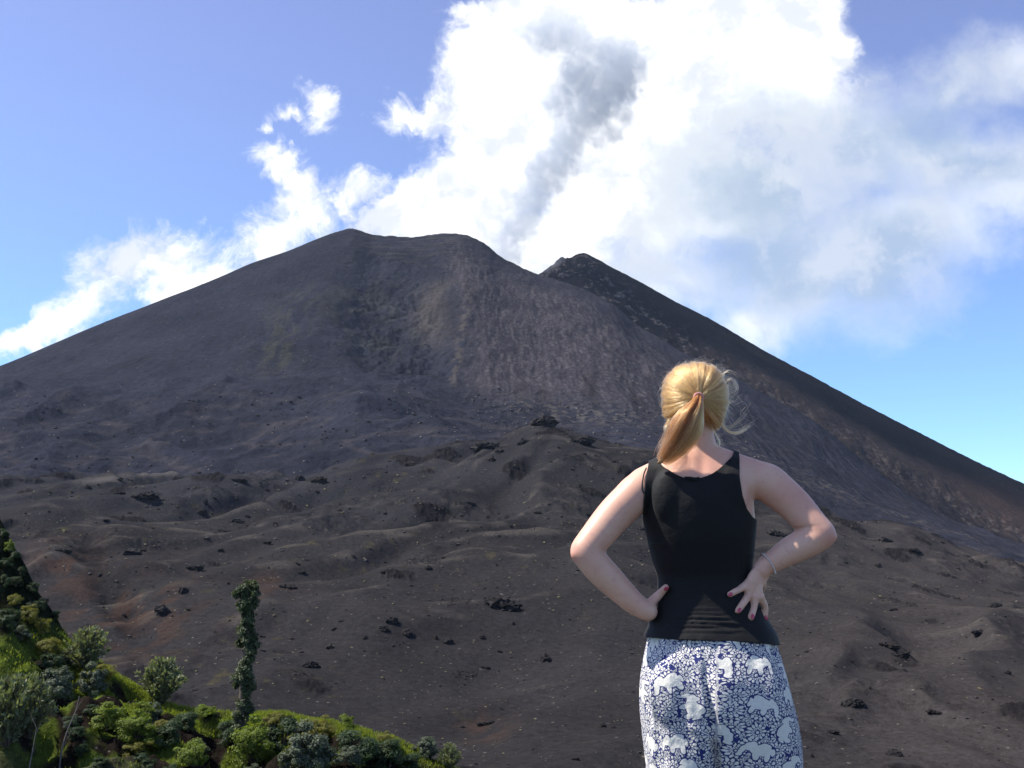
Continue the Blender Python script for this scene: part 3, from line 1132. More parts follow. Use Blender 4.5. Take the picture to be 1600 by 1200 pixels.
def arm_parts():
    p = []
    # right arm
    p.append(tube([A3(1160, 750, 2.99), A3(1194, 752, 2.985), A3(1218, 769, 2.975), A3(1242, 790, 2.965), A3(1266, 817, 2.945), A3(1282, 834, 2.935)],
                  [.050, .0560, .0535, .0500, .0455, .0430], n=6, K=32))
    p.append(tube([A3(1281, 836, 2.935), A3(1262, 847, 2.938), A3(1236, 860, 2.945), A3(1213, 874, 2.950), A3(1196, 884, 2.952), A3(1190, 890, 2.952)],
                  [.0430, .0430, .0400, .0330, .0285, .0270], n=6, K=32))
    p.append(ball(A3(1295, 838, 2.925), (.024, .024, .022)))
    # left arm
    p.append(tube([A3(1040, 756, 2.99), A3(1004, 764, 2.985), A3(980, 785, 2.975), A3(957, 808, 2.965), A3(930, 841, 2.945), A3(915, 860, 2.935)],
                  [.050, .0545, .0535, .0510, .0465, .0440], n=6, K=32))
    p.append(tube([A3(915, 862, 2.935), A3(931, 883, 2.938), A3(956, 909, 2.945), A3(985, 937, 2.950), A3(1004, 951, 2.952), A3(1012, 955, 2.955)],
                  [.0440, .0435, .0410, .0335, .0290, .0280], n=6, K=32))
    p.append(ball(A3(904, 865, 2.925), (.024, .024, .022)))
    # right hand: back of the hand to the viewer, fingers spread down over the hip
    k = {"wrist": A3(1195, 884, 2.952)}
    side = np.array([0.40, -0.90, -0.12])       # across the thickness of the hand
    p.append(tube([A3(1196, 883, 2.952), A3(1189, 895, 2.950), A3(1181, 908, 2.946), A3(1175, 922, 2.944)], [.029, .0295, .0310, .0280], flat=0.52, side=side, n=5, K=24))

    def surf(px, py, lift=.012):
        return min(back_y(px, py) - .006, 2.975) - lift
    digits = [
        [(1170, 908), (1161, 917.5), (1150, 923.5), (1140.5, 928.5)],
        [(1176, 914), (1170, 929), (1161, 943), (1153.5, 953.5)],
        [(1181, 915), (1180.5, 932), (1177.5, 950), (1173.5, 964)],
        [(1184, 914), (1188, 932), (1195, 948), (1194.5, 964)]]
    for i, d in enumerate(digits):
        pts = []
        for j, (a, b) in enumerate(d):
            y = surf(a, b, .012)
            if j == 0:
                y = 2.943
            elif j == 1:
                y = min(y, 2.945) - .004
            elif j == 2:
                y -= .003
            pts.append(A3(a, b, y))
        r0 = (.0106, .0115, .0119, .0115)[i]
        p.append(finger(pts, r0, r0 * 0.80))
        p.append(ball(pts[1] + [0, -.001, 0], r0 * 1.08))
        NAILS.append((pts[-1], pts[-1] - pts[-2], r0 * 0.80))
    # right thumb goes round to the front of the hip
    p.append(finger([A3(1189, 899, 2.960), A3(1191, 912, 2.99), A3(1188, 922, 3.025), A3(1180, 930, 3.055)], .014, .010))
    # left hand: palm on the side of the waist, thumb behind, fingers round the front
    side = np.array([0.85, 0.35, -0.25])
    p.append(tube([A3(1003, 950, 2.952), A3(1012, 953, 2.966), A3(1017, 952, 2.990), A3(1019, 949, 3.025)], [.029, .031, .0325, .030], flat=0.50, side=side, n=5, K=24))
    th = [A3(1012, 947, 2.950), A3(1022, 937, surf(1030, 934, .008)), A3(1032, 927, surf(1034, 926, .009)), A3(1040.5, 917.5, surf(1041, 917, .010))]
    p.append(tube(th, [.0155, .0138, .0118, .0090], n=5, K=16))
    NAILS.append((th[-1], th[-1] - th[-2], .0095))
    for i in range(4):
        y0 = 940 + i * 9
        L = (0.0, .008, .006, -.006)[i]
        p.append(finger([A3(1017, y0, 3.03), A3(1019 + i, y0 + 1, 3.062), A3(1030, y0 + 2, 3.092 + L * .3), A3(1046 + L * 500, y0 + 3, 3.112 + L * .3)], .0105, .0082))
    return p


def leg_parts():
    p = []
    for s, cx in ((-1, 1062), (1, 1180)):
        hip = A3(cx, 1060, 2.99)
        x = hip[0]
        xf = A3(1110, 1060)[0] + s * 0.085
        p.append(tube([hip, (x, 3.0, 0.93), (0.6 * x + 0.4 * xf, 3.0, 0.90 - .06), (xf, 2.995, 0.66), (xf, 2.985, 0.52), (xf, 2.98, 0.47)],
                      [.085, .080, .070, .052, .040, .036], n=5, K=24))
        p.append(tube([(xf, 2.955, 0.447), (xf + s * .004, 3.02, 0.452), (xf + s * .008, 3.10, 0.442), (xf + s * .010, 3.16, 0.438)], [.030, .036, .042, .026], flat=0.7, side=(0, 0, 1), n=4, K=20))
    return p


skin_m, NN, pp, _ = principled("skin", Roughness=0.46)
pp.inputs['Subsurface Weight'].default_value = 0.10
pp.inputs['Subsurface Radius'].default_value = (0.9, 0.35, 0.2)
pp.inputs['Subsurface Scale'].default_value = 0.012
pp.inputs['Specular IOR Level'].default_value = 0.35
_g = NN.node('ShaderNodeTexCoord').outputs['Object']
_a = NN.noise(_g, 9.0, 4.0, 0.55)
_b = NN.noise(_g, 60.0, 3.0, 0.6)
_c = NN.mix(NN.sstep(_a, 0.35, 0.68), (0.70, 0.43, 0.305, 1), (0.66, 0.365, 0.255, 1))
_c = NN.mix(NN.sstep(_b, 0.50, 0.72, 0.0, 0.5), _c, (0.56, 0.30, 0.235, 1))
NN.link(NN.mix(NN.sstep(NN.attr("flush").outputs['Fac'], 0.0, 1.0, 0.0, 0.65, False), _c, (0.60, 0.26, 0.19, 1)), pp.inputs['Base Color'])
bump(NN, pp, NN.noise(_g, 420.0, 3.0, 0.6), 0.0006, 0.6)

person = empty("person", (float(HEADC[0]), YW, GROUND_HER))
tag(person, "woman seen from behind with blond ponytail, black tank top, hands on hips, patterned trousers", "person")
PINV = Vector(person.location)


def on_person(name, V, Fc, mat, parent=None, smooth=True):
    ob = mesh_np(name, np.asarray(V) - np.array(PINV), Fc, mat, parent or person, smooth)
    return ob


V, Q = remesh(torso_parts(True) + head_parts() + arm_parts() + leg_parts()
              + [tube([A3(1094, 722, 3.0), A3(1092, 700, 3.002), A3(1089, 680, 3.01), A3(1086, 655, 3.022)], [.064, .053, .049, .052], n=6, K=32)], 0.0036)
px_, py_ = to_px(V)
hand = sm(np.hypot(px_ - 1176, (py_ - 935)), 62, 42) if False else 1 - sm(np.minimum(np.hypot(px_ - 1176, py_ - 930), np.hypot(px_ - 1024, py_ - 942)), 38, 58)
face = 1 - sm(np.hypot(np.hypot(px_ - 1085, py_ - 640) / 90, np.maximum(0, 3.06 - V[:, 1]) * 14), 0.8, 1.0)
V = laplace(V, Q, 14, 0.5, weight=np.clip(1 - 0.93 * hand - 0.8 * face, 0.05, 1))
V = laplace(V, Q, 3, 0.5, weight=0.6 * np.ones(len(V)), mu=0.52)
# spine furrow, dimples of the elbow
nrm = normals(V, Q)
px_, py_ = to_px(V)
fur = np.exp(-((px_ - 1097) / 9) ** 2) * sm(py_, 690, 730) * (V[:, 1] < 2.99)
V = V - nrm * (0.004 * fur)[:, None]
fold = np.exp(-((py_ - (0.42 * (px_ - 1244) * -0.3 + 826)) / 2.6) ** 2) * np.exp(-((px_ - 1243) / 20) ** 2) * (V[:, 1] < 2.95)
V = V - nrm * (0.0065 * fold)[:, None]
body = on_person("body", V, Q, skin_m)
fl = np.clip(np.exp(-((px_ - 1255) / 45) ** 2 - ((py_ - 770) / 40) ** 2) * 0.8 + np.exp(-((px_ - 1085) / 60) ** 2 - ((py_ - 722) / 22) ** 2) * 0.7
             + np.exp(-((px_ - 1300) / 16) ** 2 - ((py_ - 838) / 16) ** 2) + np.exp(-((px_ - 896) / 16) ** 2 - ((py_ - 866) / 16) ** 2), 0, 1)
at_ = body.data.attributes.new("flush", 'FLOAT', 'POINT')
at_.data.foreach_set("value", fl.astype(np.float32))

# nails
nail_m, NN, pp, _ = principled("nail_polish", Roughness=0.18, Base_Color=(0.48, 0.055, 0.10, 1))
for tip, d, r in NAILS:
    d = np.array(d) / np.linalg.norm(d)
    up = np.array([0.25, -0.95, 0.1])
    up -= d * np.dot(up, d)
    up /= np.linalg.norm(up)
    sd = np.cross(d, up)
    v, t = ball((0, 0, 0), (r * 0.62, r * 0.95, r * 0.26))
    M = np.stack([sd, d, up], 1)
    on_person("nail", v @ M.T + tip + d * r * 0.25 + up * r * 0.86, t, nail_m)

# eyes
eye_m, _, _, _ = principled("eye_white", Roughness=0.2, Base_Color=(0.75, 0.74, 0.72, 1))
iris_m, _, _, _ = principled("iris_blue", Roughness=0.1, Base_Color=(0.06, 0.12, 0.18, 1))
for s in (-1, 1):
    e = HEADC + [s * .031, .083, .002]
    eo = on_person("eye", *ball(e, .0125), eye_m)
    on_person("iris", *ball(e + [0, .0085, 0], (.0055, .005, .0055)), iris_m, parent=eo)
    eo.children[0].location = (0, 0, 0)

# ---- tank top
black_m, NN, pp, _ = principled("black_jersey", Roughness=0.72)
pp.inputs['Sheen Weight'].default_value = 0.06
pp.inputs['Specular IOR Level'].default_value = 0.25
_g = NN.node('ShaderNodeTexCoord').outputs['Object']
_w = NN.noise(_g, 260.0, 2.0, 0.5)
NN.link(NN.mix(_w, (0.0045, 0.0043, 0.0045, 1), (0.0075, 0.0072, 0.0075, 1)), pp.inputs['Base Color'])
bump(NN, pp, NN.m('ADD', NN.m('MULTIPLY', _w, 0.0006), NN.m('MULTIPLY', NN.noise(_g, 14.0, 4.0, 0.5), 0.006)), 1.0, 1.0)

V, Q = remesh(torso_parts() + [
    tube([A3(1160, 750, 2.99), A3(1194, 752, 2.985), A3(1218, 769, 2.975), A3(1242, 790, 2.965)], [.050, .0560, .0535, .0500], n=6, K=32),
    tube([A3(1040, 756, 2.99), A3(1004, 764, 2.985), A3(980, 785, 2.975), A3(957, 808, 2.965)], [.050, .0545, .0535, .0510], n=6, K=32)], 0.0045)
V = laplace(V, Q, 14, 0.5)
nrm = normals(V, Q)
px_, py_ = to_px(V)
low = sm(py_, 955, 985)
wr = np.zeros(len(V))
# stretched folds across the small of the back
backside = V[:, 1] < 2.98
for yc, x0, x1, am in ((960, 1064, 1132, .0012), (966.5, 1050, 1140, .0020), (974, 1062, 1158, .0022), (980, 1040, 1128, .0020), (988, 1052, 1150, .0015), (985, 1110, 1165, .0012), (953, 1072, 1118, .0008), (936, 1030, 1062, .0016), (866, 1150, 1176, .002), (853, 1014, 1040, .002)):
    yy = yc + 0.020 * (px_ - 1090) + 0.00045 * (px_ - 1095) ** 2 * (1 if yc > 940 else 0) - 1.5
    wr += am * np.exp(-((py_ - yy) / 1.9) ** 2) * sm(px_, x0 - 8, x0 + 16) * (1 - sm(px_, x1 - 16, x1 + 8))
wr *= backside
off = 0.0050 + 0.0032 * sm(py_, 972, 1000) + 0.0045 * sm(py_, 965, 998) * sm(np.abs(px_ - 1110), 55, 85) + 1.9 * wr - 0.0016 * sm(py_, 950, 962) * (1 - sm(py_, 986, 996)) * sm(px_, 1040, 1065) * (1 - sm(px_, 1145, 1170)) * backside
# the cloth spans the hollow between the shoulder blades
V = V + nrm * off[:, None]
px_, py_ = to_px(V)
isback = V[:, 1] < 3.0
neck = curve([1010, 1027, 1031, 1046, 1058, 1070, 1081, 1092, 1109, 1121, 1130, 1138, 1145, 1150], [640, 700, 722, 735, 742, 746.5, 748, 747, 742, 734.5, 727, 719, 711, 690])
neck_f = curve([1010, 1030, 1050, 1090, 1128, 1146, 1150], [640, 722, 775, 795, 775, 715, 690])
nk = np.where(isback, neck(px_), neck_f(px_))
aL = np.interp(py_, [690, 726, 750, 780, 800, 812, 818, 826, 850], [1016, 1013, 1008.5, 1006.5, 1006, 1004, 998, 994, 940])
aR = np.interp(py_, [690, 717, 744, 774, 795, 808, 814, 824, 850], [1153, 1155.5, 1155.5, 1160, 1167, 1176, 1184, 1190, 1300])
hem = 995.5 + 0.056 * (px_ - 1013) + 1.2 * np.sin((px_ - 1013) / 30)
f = np.minimum.reduce([py_ - nk, px_ - aL, aR - px_, hem - py_])
# drop tiny steps along the neckline sides
Vc, Tc = clip_tris(V, quads_to_tris(Q), f)
top = on_person("tank_top", Vc, Tc, black_m)
sd = top.modifiers.new("cloth", 'SOLIDIFY')
sd.thickness = 0.0035
sd.offset = -0.6
# bound edges of the neck and armholes: small gathered bow at the neckline
bw = []
yb = back_y(1086, 747) - .014
bw.append(tube([A3(1070, 745.5, yb + .004), A3(1078, 747, yb), A3(1086, 748.5, yb), A3(1092, 746, yb + .001)], [.0022, .0045, .0050, .0022], flat=0.6, side=(0, 1, 0)))
on_person("neck_gather", *merge(bw), black_m)

# thin lingerie strap beside the left edge of the top
strap_m, _, _, _ = principled("dark_strap", Roughness=0.6, Base_Color=(0.02, 0.017, 0.017, 1))
def near_body(px, py, lift):
    """point lying on the skin at a photo pixel"""
    bx, by = to_px(BODY_V)
    d = np.hypot(bx - px, by - py)
    c = BODY_V[d < 3.5]
    return A3(px, py, (c[:, 1].min() if len(c) else back_y(px, py)) - lift)


BODY_V = np.empty(len(body.data.vertices) * 3, np.float32)
body.data.vertices.foreach_get("co", BODY_V)
BODY_V = BODY_V.reshape(-1, 3) + np.array(PINV)
sp_ = [near_body(a, b, .0015) for a, b in ((1010, 731), (1006.5, 739), (1004.5, 749), (1003.5, 758), (1003.8, 765), (1006.5, 771))]
on_person("bra_strap", *tube(sp_, [.0022] * 6, flat=0.45, side=(0, 1, 0)), strap_m)

# bracelet round the right wrist
silver_m, _, _, _ = principled("silver_chain", Roughness=0.3, Metallic=1.0, Base_Color=(0.75, 0.73, 0.70, 1))
cw = A3(1200, 881.5, 2.951)
ax = A3(1213, 874, 2.950) - A3(1196, 884, 2.952)
ax /= np.linalg.norm(ax)
e1 = np.cross(ax, [0, 1, 0]); e1 /= np.linalg.norm(e1)
e2 = np.cross(ax, e1)
br = []
for k in range(44):
    a = 2 * math.pi * k / 44
    br.append(ball(cw + (e1 * math.cos(a) + e2 * math.sin(a)) * (.0325 + .0010 * math.sin(3 * a)) + ax * .004 * math.sin(a), .0022, nu=8, nv=6))
on_person("bracelet", *merge(br), silver_m)

# ---- trousers
PELV = np.array([(986, 1016, 1206, 3.002, .115), (1000, 1013, 1209, 3.0, .120), (1030, 1005, 1219, 2.991, .136), (1065, 1002, 1229, 2.982, .150), (1100, 1002, 1238, 2.980, .152),
                 (1135, 1004, 1245, 2.982, .148), (1165, 1007, 1249, 2.984, .142), (1185, 1009, 1250, 2.985, .136), (1215, 1014, 1250, 2.988, .125)], float)
tp = []
secs = []
for y in np.linspace(986, 1215, 46):
    L, R, cy, b = [float(curve(PELV[:, 0], PELV[:, k])(y)) for k in (1, 2, 3, 4)]
    pl, pr = A3(L, y, cy), A3(R, y, cy)
    secs.append(((pl + pr) / 2, (1, 0, 0), (0, 1, 0), (pr[0] - pl[0]) / 2, b))
tp.append(ring_loft(secs, 72, 2.3))
AXL, AXR = A3(1063, 1170, 2.985)[0], A3(1187, 1170, 2.985)[0]
XC = A3(1110, 1060)[0]
for s, Ls in ((-1, [(1110, 1004, 1117), (1160, 1007, 1118), (1200, 1011, 1117.5)]), (1, [(1110, 1118, 1240), (1160, 1123, 1249), (1200, 1125.5, 1251.5)])):
    secs = []
    for (y, L, R) in Ls:
        pl, pr = A3(L, y, 2.985), A3(R, y, 2.985)
        secs.append(((pl + pr) / 2, (pr[0] - pl[0]) / 2, .132))
    c0 = secs[-1][0]
    xf = XC + s * 0.085
    secs += [(np.array([0.7 * c0[0] + 0.3 * xf, 2.985, 0.82]), .115, .125), (np.array([0.35 * c0[0] + 0.65 * xf, 2.985, 0.68]), .100, .108),
             (np.array([xf, 2.983, 0.57]), .078, .084), (np.array([xf, 2.98, 0.515]), .050, .055), (np.array([xf, 2.98, 0.495]), .046, .05)]
    arr = spline(np.array([[*c, a, b] for c, a, b in secs]), 6)
    tp.append(ring_loft([((r[0], r[1], r[2]), (1, 0, 0), (0, 1, 0), r[3], r[4]) for r in arr], 56, 2.2))
# seat
tp.append(ball(A3(1062, 1085, 2.895), (.085, .055, .11)))
tp.append(ball(A3(1160, 1085, 2.895), (.092, .055, .11)))
V, Q = remesh(tp, 0.0055)
V = laplace(V, Q, 10, 0.5)
nrm = normals(V, Q)
px_, py_ = to_px(V)
legx = np.where(px_ < 1120, AXL, AXR)
sgn = np.where(px_ < 1120, -1.0, 1.0)
legx = np.where(V[:, 2] < 0.9, legx + (XC + sgn * .085 - legx) * sm(0.9 - V[:, 2], 0, 0.35), legx)
ang = np.arctan2(V[:, 0] - legx, -(V[:, 1] - 2.985))
bk = V[:, 1] < 3.0
d = 0.0045 * fbm(ang * 1.5 + sgn * 4, V[:, 2] * 3.2, 3, seed=501) + 0.0035 * (ridged(ang * 1.7 + sgn * 7 + 0.8 * V[:, 2], V[:, 2] * 1.6, 2, .5, seed=503) - 0.8)
d += 0.0035 * np.exp(-((py_ - 1003) / 9) ** 2) * np.sin(ang * 26 + 3 * np.sin(ang * 5))          # gathers at the waistband
# centre seam
seam = np.exp(-((px_ - (1104 + 0.13 * (py_ - 1060))) / 7) ** 2) * sm(py_, 1015, 1060) * bk
d -= (0.015 + 0.022 * sm(py_, 1140, 1190)) * seam
for (x0, y0, x1, y1, w, am) in ((1096, 1075, 1120, 1170, 4, .006), (1112, 1090, 1134, 1165, 4, .005), (1018, 1060, 1024, 1195, 4, .006), (1012, 1090, 1040, 1195, 5, -.005),
                                (1092, 1010, 1102, 1050, 4, .005), (1120, 1010, 1108, 1040, 4, -.004), (1075, 1130, 1112, 1160, 5, .004), (1225, 1090, 1238, 1190, 5, .004), (1150, 1150, 1135, 1195, 6, .004)):
    tx, ty = x1 - x0, y1 - y0
    ln = math.hypot(tx, ty)
    al = ((px_ - x0) * tx + (py_ - y0) * ty) / ln
    ac_ = ((px_ - x0) * -ty + (py_ - y0) * tx) / ln
    d += am * np.exp(-(ac_ / w) ** 2) * sm(al, -6, 12) * (1 - sm(al, ln - 14, ln + 6)) * bk
V = V + nrm * d[:, None]

pants_m, NN, pp, _ = principled("printed_cotton", Roughness=0.85)
pp.inputs['Specular IOR Level'].default_value = 0.15
pp.inputs['Sheen Weight'].default_value = 0.1
P2 = NN.attr("cloth_uv").outputs['Vector']
wz = NN.vm('SCALE', NN.vm('SUBTRACT', NN.noise(P2, 30.0, 3.0, 0.5, color=True), (0.5, 0.5, 0.5)), s=0.016)
PW = NN.vm('ADD', P2, wz)


def vor(P, scale, rnd=1.0, feat='F1'):
    n = NN.node('ShaderNodeTexVoronoi', voronoi_dimensions='2D', feature=feat)
    NN.link(P, n.inputs['Vector'])
    n.inputs['Scale'].default_value = scale
    n.inputs['Randomness'].default_value = rnd
    return n


def rosette(P, scale, rnd, npet, rout):
    """flower of petals round every cell centre -> (white mask, inside mask)"""
    vn = vor(P, scale, rnd)
    # position output is the cell centre in texture space already scaled back
    dl = NN.vm('SUBTRACT', P, vn.outputs['Position'])
    x, y, _z = NN.sep(dl)
    r = NN.m('MULTIPLY', NN.vm('LENGTH', dl), 1.0)
    th = NN.m('ARCTAN2', y, x)
    rr = NN.m('DIVIDE', r, rout)
    pet = NN.m('ABSOLUTE', NN.m('COSINE', NN.m('MULTIPLY', th, npet / 2)))
    pet2 = NN.m('ABSOLUTE', NN.m('SINE', NN.m('MULTIPLY', th, npet / 2)))
    # outer ring of petals
    o = NN.m('MULTIPLY', NN.sstep(NN.m('SUBTRACT', pet, NN.m('MULTIPLY', NN.m('ABSOLUTE', NN.m('SUBTRACT', rr, 0.76)), 3.1)), 0.18, 0.32), 1.0)
    i = NN.sstep(NN.m('SUBTRACT', pet2, NN.m('MULTIPLY', NN.m('ABSOLUTE', NN.m('SUBTRACT', rr, 0.42)), 4.6)), 0.25, 0.45)
    c = NN.sstep(rr, 0.15, 0.19, 1.0, 0.0)
    w = NN.m('MAXIMUM', NN.m('MAXIMUM', o, i), c)
    return w, NN.sstep(rr, 1.02, 1.06, 1.0, 0.0)


w1, in1 = rosette(PW, 22.5, 0.55, 12, 0.0210)
w2, in2 = rosette(NN.vm('ADD', PW, (0.031, 0.017, 0)), 46.0, 0.8, 8, 0.0096)
# small leaves filling the ground
vl = vor(NN.vm('MULTIPLY', PW, (1.0, 0.8, 1.0)), 200.0, 1.0, 'DISTANCE_TO_EDGE')
leaf = NN.sstep(vl.outputs['Distance'], 0.10, 0.17)
vc = vor(NN.vm('MULTIPLY', PW, (1.0, 0.8, 1.0)), 200.0, 1.0)
leaf = NN.m('MULTIPLY', leaf, NN.sstep(NN.sep(vc.outputs['Color'])[0], 0.34, 0.38))
g1 = NN.mix(in2, NN.comb(leaf, leaf, leaf), NN.comb(w2, w2, w2))
g2 = NN.mix(in1, g1, NN.comb(w1, w1, w1))
# plump animal shapes printed at random angles
EO = NN.vm('ADD', NN.vm('ADD', P2, NN.vm('SCALE', wz, s=0.8)), (0.014, 0.030, 0))
ve = vor(EO, 10.6, 0.75)
dl = NN.vm('SUBTRACT', EO, ve.outputs['Position'])
rot = NN.node('ShaderNodeVectorRotate', rotation_type='Z_AXIS')
NN.link(dl, rot.inputs['Vector'])
NN.link(NN.m('MULTIPLY', NN.m('SUBTRACT', NN.sep(ve.outputs['Color'])[0], 0.5), 2.6), rot.inputs['Angle'])
flipx = NN.m('SIGN', NN.m('SUBTRACT', NN.sep(ve.outputs['Color'])[1], 0.5))
ex, ey, _z = NN.sep(NN.vm('SCALE', rot.outputs[0], s=1.10))
ex = NN.m('MULTIPLY', ex, flipx)
sil = None
for (cx, cy, rx, ry) in ((0, .004, .026, .017), (.026, .011, .013, .012), (.039, .002, .0055, .010), (.043, -.009, .0050, .009), (.047, -.016, .006, .0038),
                         (-.016, -.014, .0065, .013), (.012, -.014, .0065, .013), (-.027, .002, .0045, .011), (.022, .022, .006, .006), (-.008, .018, .014, .008)):
    q = NN.m('SQRT', NN.m('ADD', NN.m('POWER', NN.m('ABSOLUTE', NN.m('DIVIDE', NN.m('SUBTRACT', ex, cx), rx)), 2.0),
                          NN.m('POWER', NN.m('ABSOLUTE', NN.m('DIVIDE', NN.m('SUBTRACT', ey, cy), ry)), 2.0)))
    q = NN.m('MULTIPLY', NN.m('SUBTRACT', q, 1.0), min(rx, ry))
    sil = q if sil is None else NN.m('SMOOTH_MIN', sil, q, 0.002)
inside = NN.sstep(sil, -0.0002, 0.0006, 1.0, 0.0)
rimm = NN.sstep(sil, 0.0022, 0.0030, 1.0, 0.0)
g3 = NN.mix(rimm, g2, (0, 0, 0, 1))
g3 = NN.mix(inside, g3, (1, 1, 1, 1))
scratch = NN.noise(NN.vm('MULTIPLY', P2, (14.0, 60.0, 1.0)), 9.0, 3.0, 0.6)
white = NN.mix(NN.sstep(scratch, 0.48, 0.72), (0.72, 0.69, 0.60, 1), (0.56, 0.54, 0.48, 1))
NN.link(NN.mix(NN.sep(g3)[0], (0.026, 0.034, 0.135, 1), white), pp.inputs['Base Color'])
_g = NN.node('ShaderNodeTexCoord').outputs['Object']
bump(NN, pp, NN.m('ADD', NN.m('MULTIPLY', NN.noise(_g, 30.0, 4.0, 0.55), 0.007), NN.m('MULTIPLY', NN.noise(_g, 500.0, 2.0, 0.5), 0.0006)), 1.0, 0.9)

tr = on_person("trousers", V, Q, pants_m)
uvv = np.stack([ang * 0.118 + sgn * 0.71, V[:, 2], np.zeros(len(V))], -1)
a_ = tr.data.attributes.new("cloth_uv", 'FLOAT_VECTOR', 'POINT')
a_.data.foreach_set("vector", uvv.astype(np.float32).ravel())

# sandals
sole_m, _, _, _ = principled("brown_leather", Roughness=0.6, Base_Color=(0.09, 0.05, 0.03, 1))
for s in (-1, 1):
    xf = XC + s * 0.085
    on_person("sandal", *merge([tube([(xf, 2.94, .428), (xf + s * .005, 3.04, .428), (xf + s * .012, 3.19, .428)], [.036, .042, .036], flat=.22, side=(0, 0, 1)),
                                tube([(xf - .05, 3.09, .44), (xf - .02, 3.10, .487), (xf + .03, 3.10, .485), (xf + .065, 3.09, .44)], [.006] * 4)]), sole_m)

# ---- hair
HAIR_N = 2.45
HR = np.array([.0925, .108, .1045])


def cap_r(d):
    return 1.0 / (np.abs(d[..., 0] / HR[0]) ** HAIR_N + np.abs(d[..., 1] / HR[1]) ** HAIR_N + np.abs(d[..., 2] / HR[2]) ** HAIR_N) ** (1 / HAIR_N)


TIE = A3(1091, 622, 2.912)
tie_dir = (TIE - HEADC) / np.linalg.norm(TIE - HEADC)

cap_m, NN, pp, _ = principled("under_hair", Roughness=0.6, Base_Color=(0.30, 0.165, 0.065, 1))
v, t = ball((0, 0, 0), 1.0, nu=96, nv=72)
dn = v / np.linalg.norm(v, axis=1)[:, None]
v = HEADC + dn * (cap_r(dn) * 0.965)[:, None]
face_f = np.minimum(0.055 - (v[:, 1] - HEADC[1]) + 0.9 * np.maximum(0, v[:, 2] - HEADC[2] - .025), 10)
nape = v[:, 2] - (HEADC[2] - .081 + .012 * np.abs(v[:, 0] - HEADC[0]) / .05 - 0.2 * np.clip(v[:, 1] - HEADC[1] + .03, 0, .2) * 0)
cv, ct = clip_tris(v, t, np.minimum(face_f, nape))
hair = on_person("hair", cv, ct, cap_m)
so = hair.modifiers.new("thick", 'SOLIDIFY')
so.thickness = 0.010
so.offset = -1

strand_m = bpy.data.materials.new("blond_hair")
strand_m.use_nodes = True
strand_m.node_tree.nodes.clear()
NN = NT(strand_m.node_tree)
o_ = NN.node('ShaderNodeOutputMaterial')
hb = NN.node('ShaderNodeBsdfHairPrincipled')
hb.parametrization = 'COLOR'
hi = NN.node('ShaderNodeHairInfo')
tint = NN.attr("tint").outputs['Fac']
hc_ = NN.mix(hi.outputs['Random'], (0.64, 0.335, 0.125, 1), (0.36, 0.145, 0.040, 1))
hc_ = NN.mix(tint, hc_, (0.185, 0.060, 0.015, 1))
NN.link(hc_, hb.inputs['Color'])
hb.inputs['Roughness'].default_value = 0.30
hb.inputs['Radial Roughness'].default_value = 0.45
NN.link(hb.outputs[0], o_.inputs[0])

hr = np.random.RandomState(11)
strands = []          # (points, base radius, tint)


def add_scalp(n):
    k = 0
    clump = {}
    while k < n:
        d = hr.normal(size=3)
        d /= np.linalg.norm(d)
        p = HEADC + d * cap_r(d)
        if p[1] - HEADC[1] > 0.055 + 0.9 * max(0, p[2] - HEADC[2] - .025) or p[2] < HEADC[2] - .083:
            continue
        # root pushed to the hairline side, strands all run towards the tie
        cosw = np.clip(np.dot(d, tie_dir), -1, 1)
        w = math.acos(cosw)
        if w < 0.12:
            continue
        away = d - tie_dir * cosw
        azi = math.atan2(d[2], d[0])
        m = 14
        t = np.linspace(0, 1, m)
        cl = float(fbm(np.array([azi * 6.0]), np.array([w * 1.1]), 3, .6, seed=901)[0]) * 2.0
        big = float(fbm(np.array([azi * 1.7]), np.array([w * 1.6]), 2, .5, seed=907)[0])
        lift = 0.998 + 0.024 * cl + 0.040 * big + hr.uniform(-.020, .026) + (hr.uniform(0, .05) if hr.rand() < .07 else 0)
        wob = hr.normal(0, .045 if hr.rand() < .72 else .17, 3)
        pts = []
        for tt in t:
            dd = (math.sin((1 - tt) * w) * d + math.sin(tt * w) * tie_dir) / math.sin(w)
            dd = dd + wob * math.sin(math.pi * tt) * 0.6
            dd /= np.linalg.norm(dd)
            rr_ = cap_r(dd) * (lift + 0.022 * math.sin(math.pi * min(1, tt * 1.1)) * (0.6 + 0.4 * cl))
            # tuck in at the tie
            rr_ = rr_ * (1 - 0.035 * sm(tt, 0.8, 1.0))
            pts.append(HEADC + dd * rr_)
        pts[-1] = pts[-1] * 0.3 + TIE * 0.7
        strands.append((np.array(pts), hr.uniform(.00032, .00050), np.clip(0.20 - 1.05 * cl - 0.5 * big + 0.25 * d[0] / .9 + hr.uniform(-.25, .25), 0, 1)))  # right side and furrows darkened: shade put into the strand tint
        k += 1


PONY = spline(np.array([[*TIE, .011, .012], [*A3(1087, 634, 2.890), .022, .020], [*A3(1078, 652, 2.880), .040, .027], [*A3(1068, 672, 2.884), .047, .028],
                        [*A3(1056, 692, 2.893), .038, .024], [*A3(1043, 709, 2.903), .026, .018], [*A3(1031, 724, 2.912), .013, .010]]), 6)


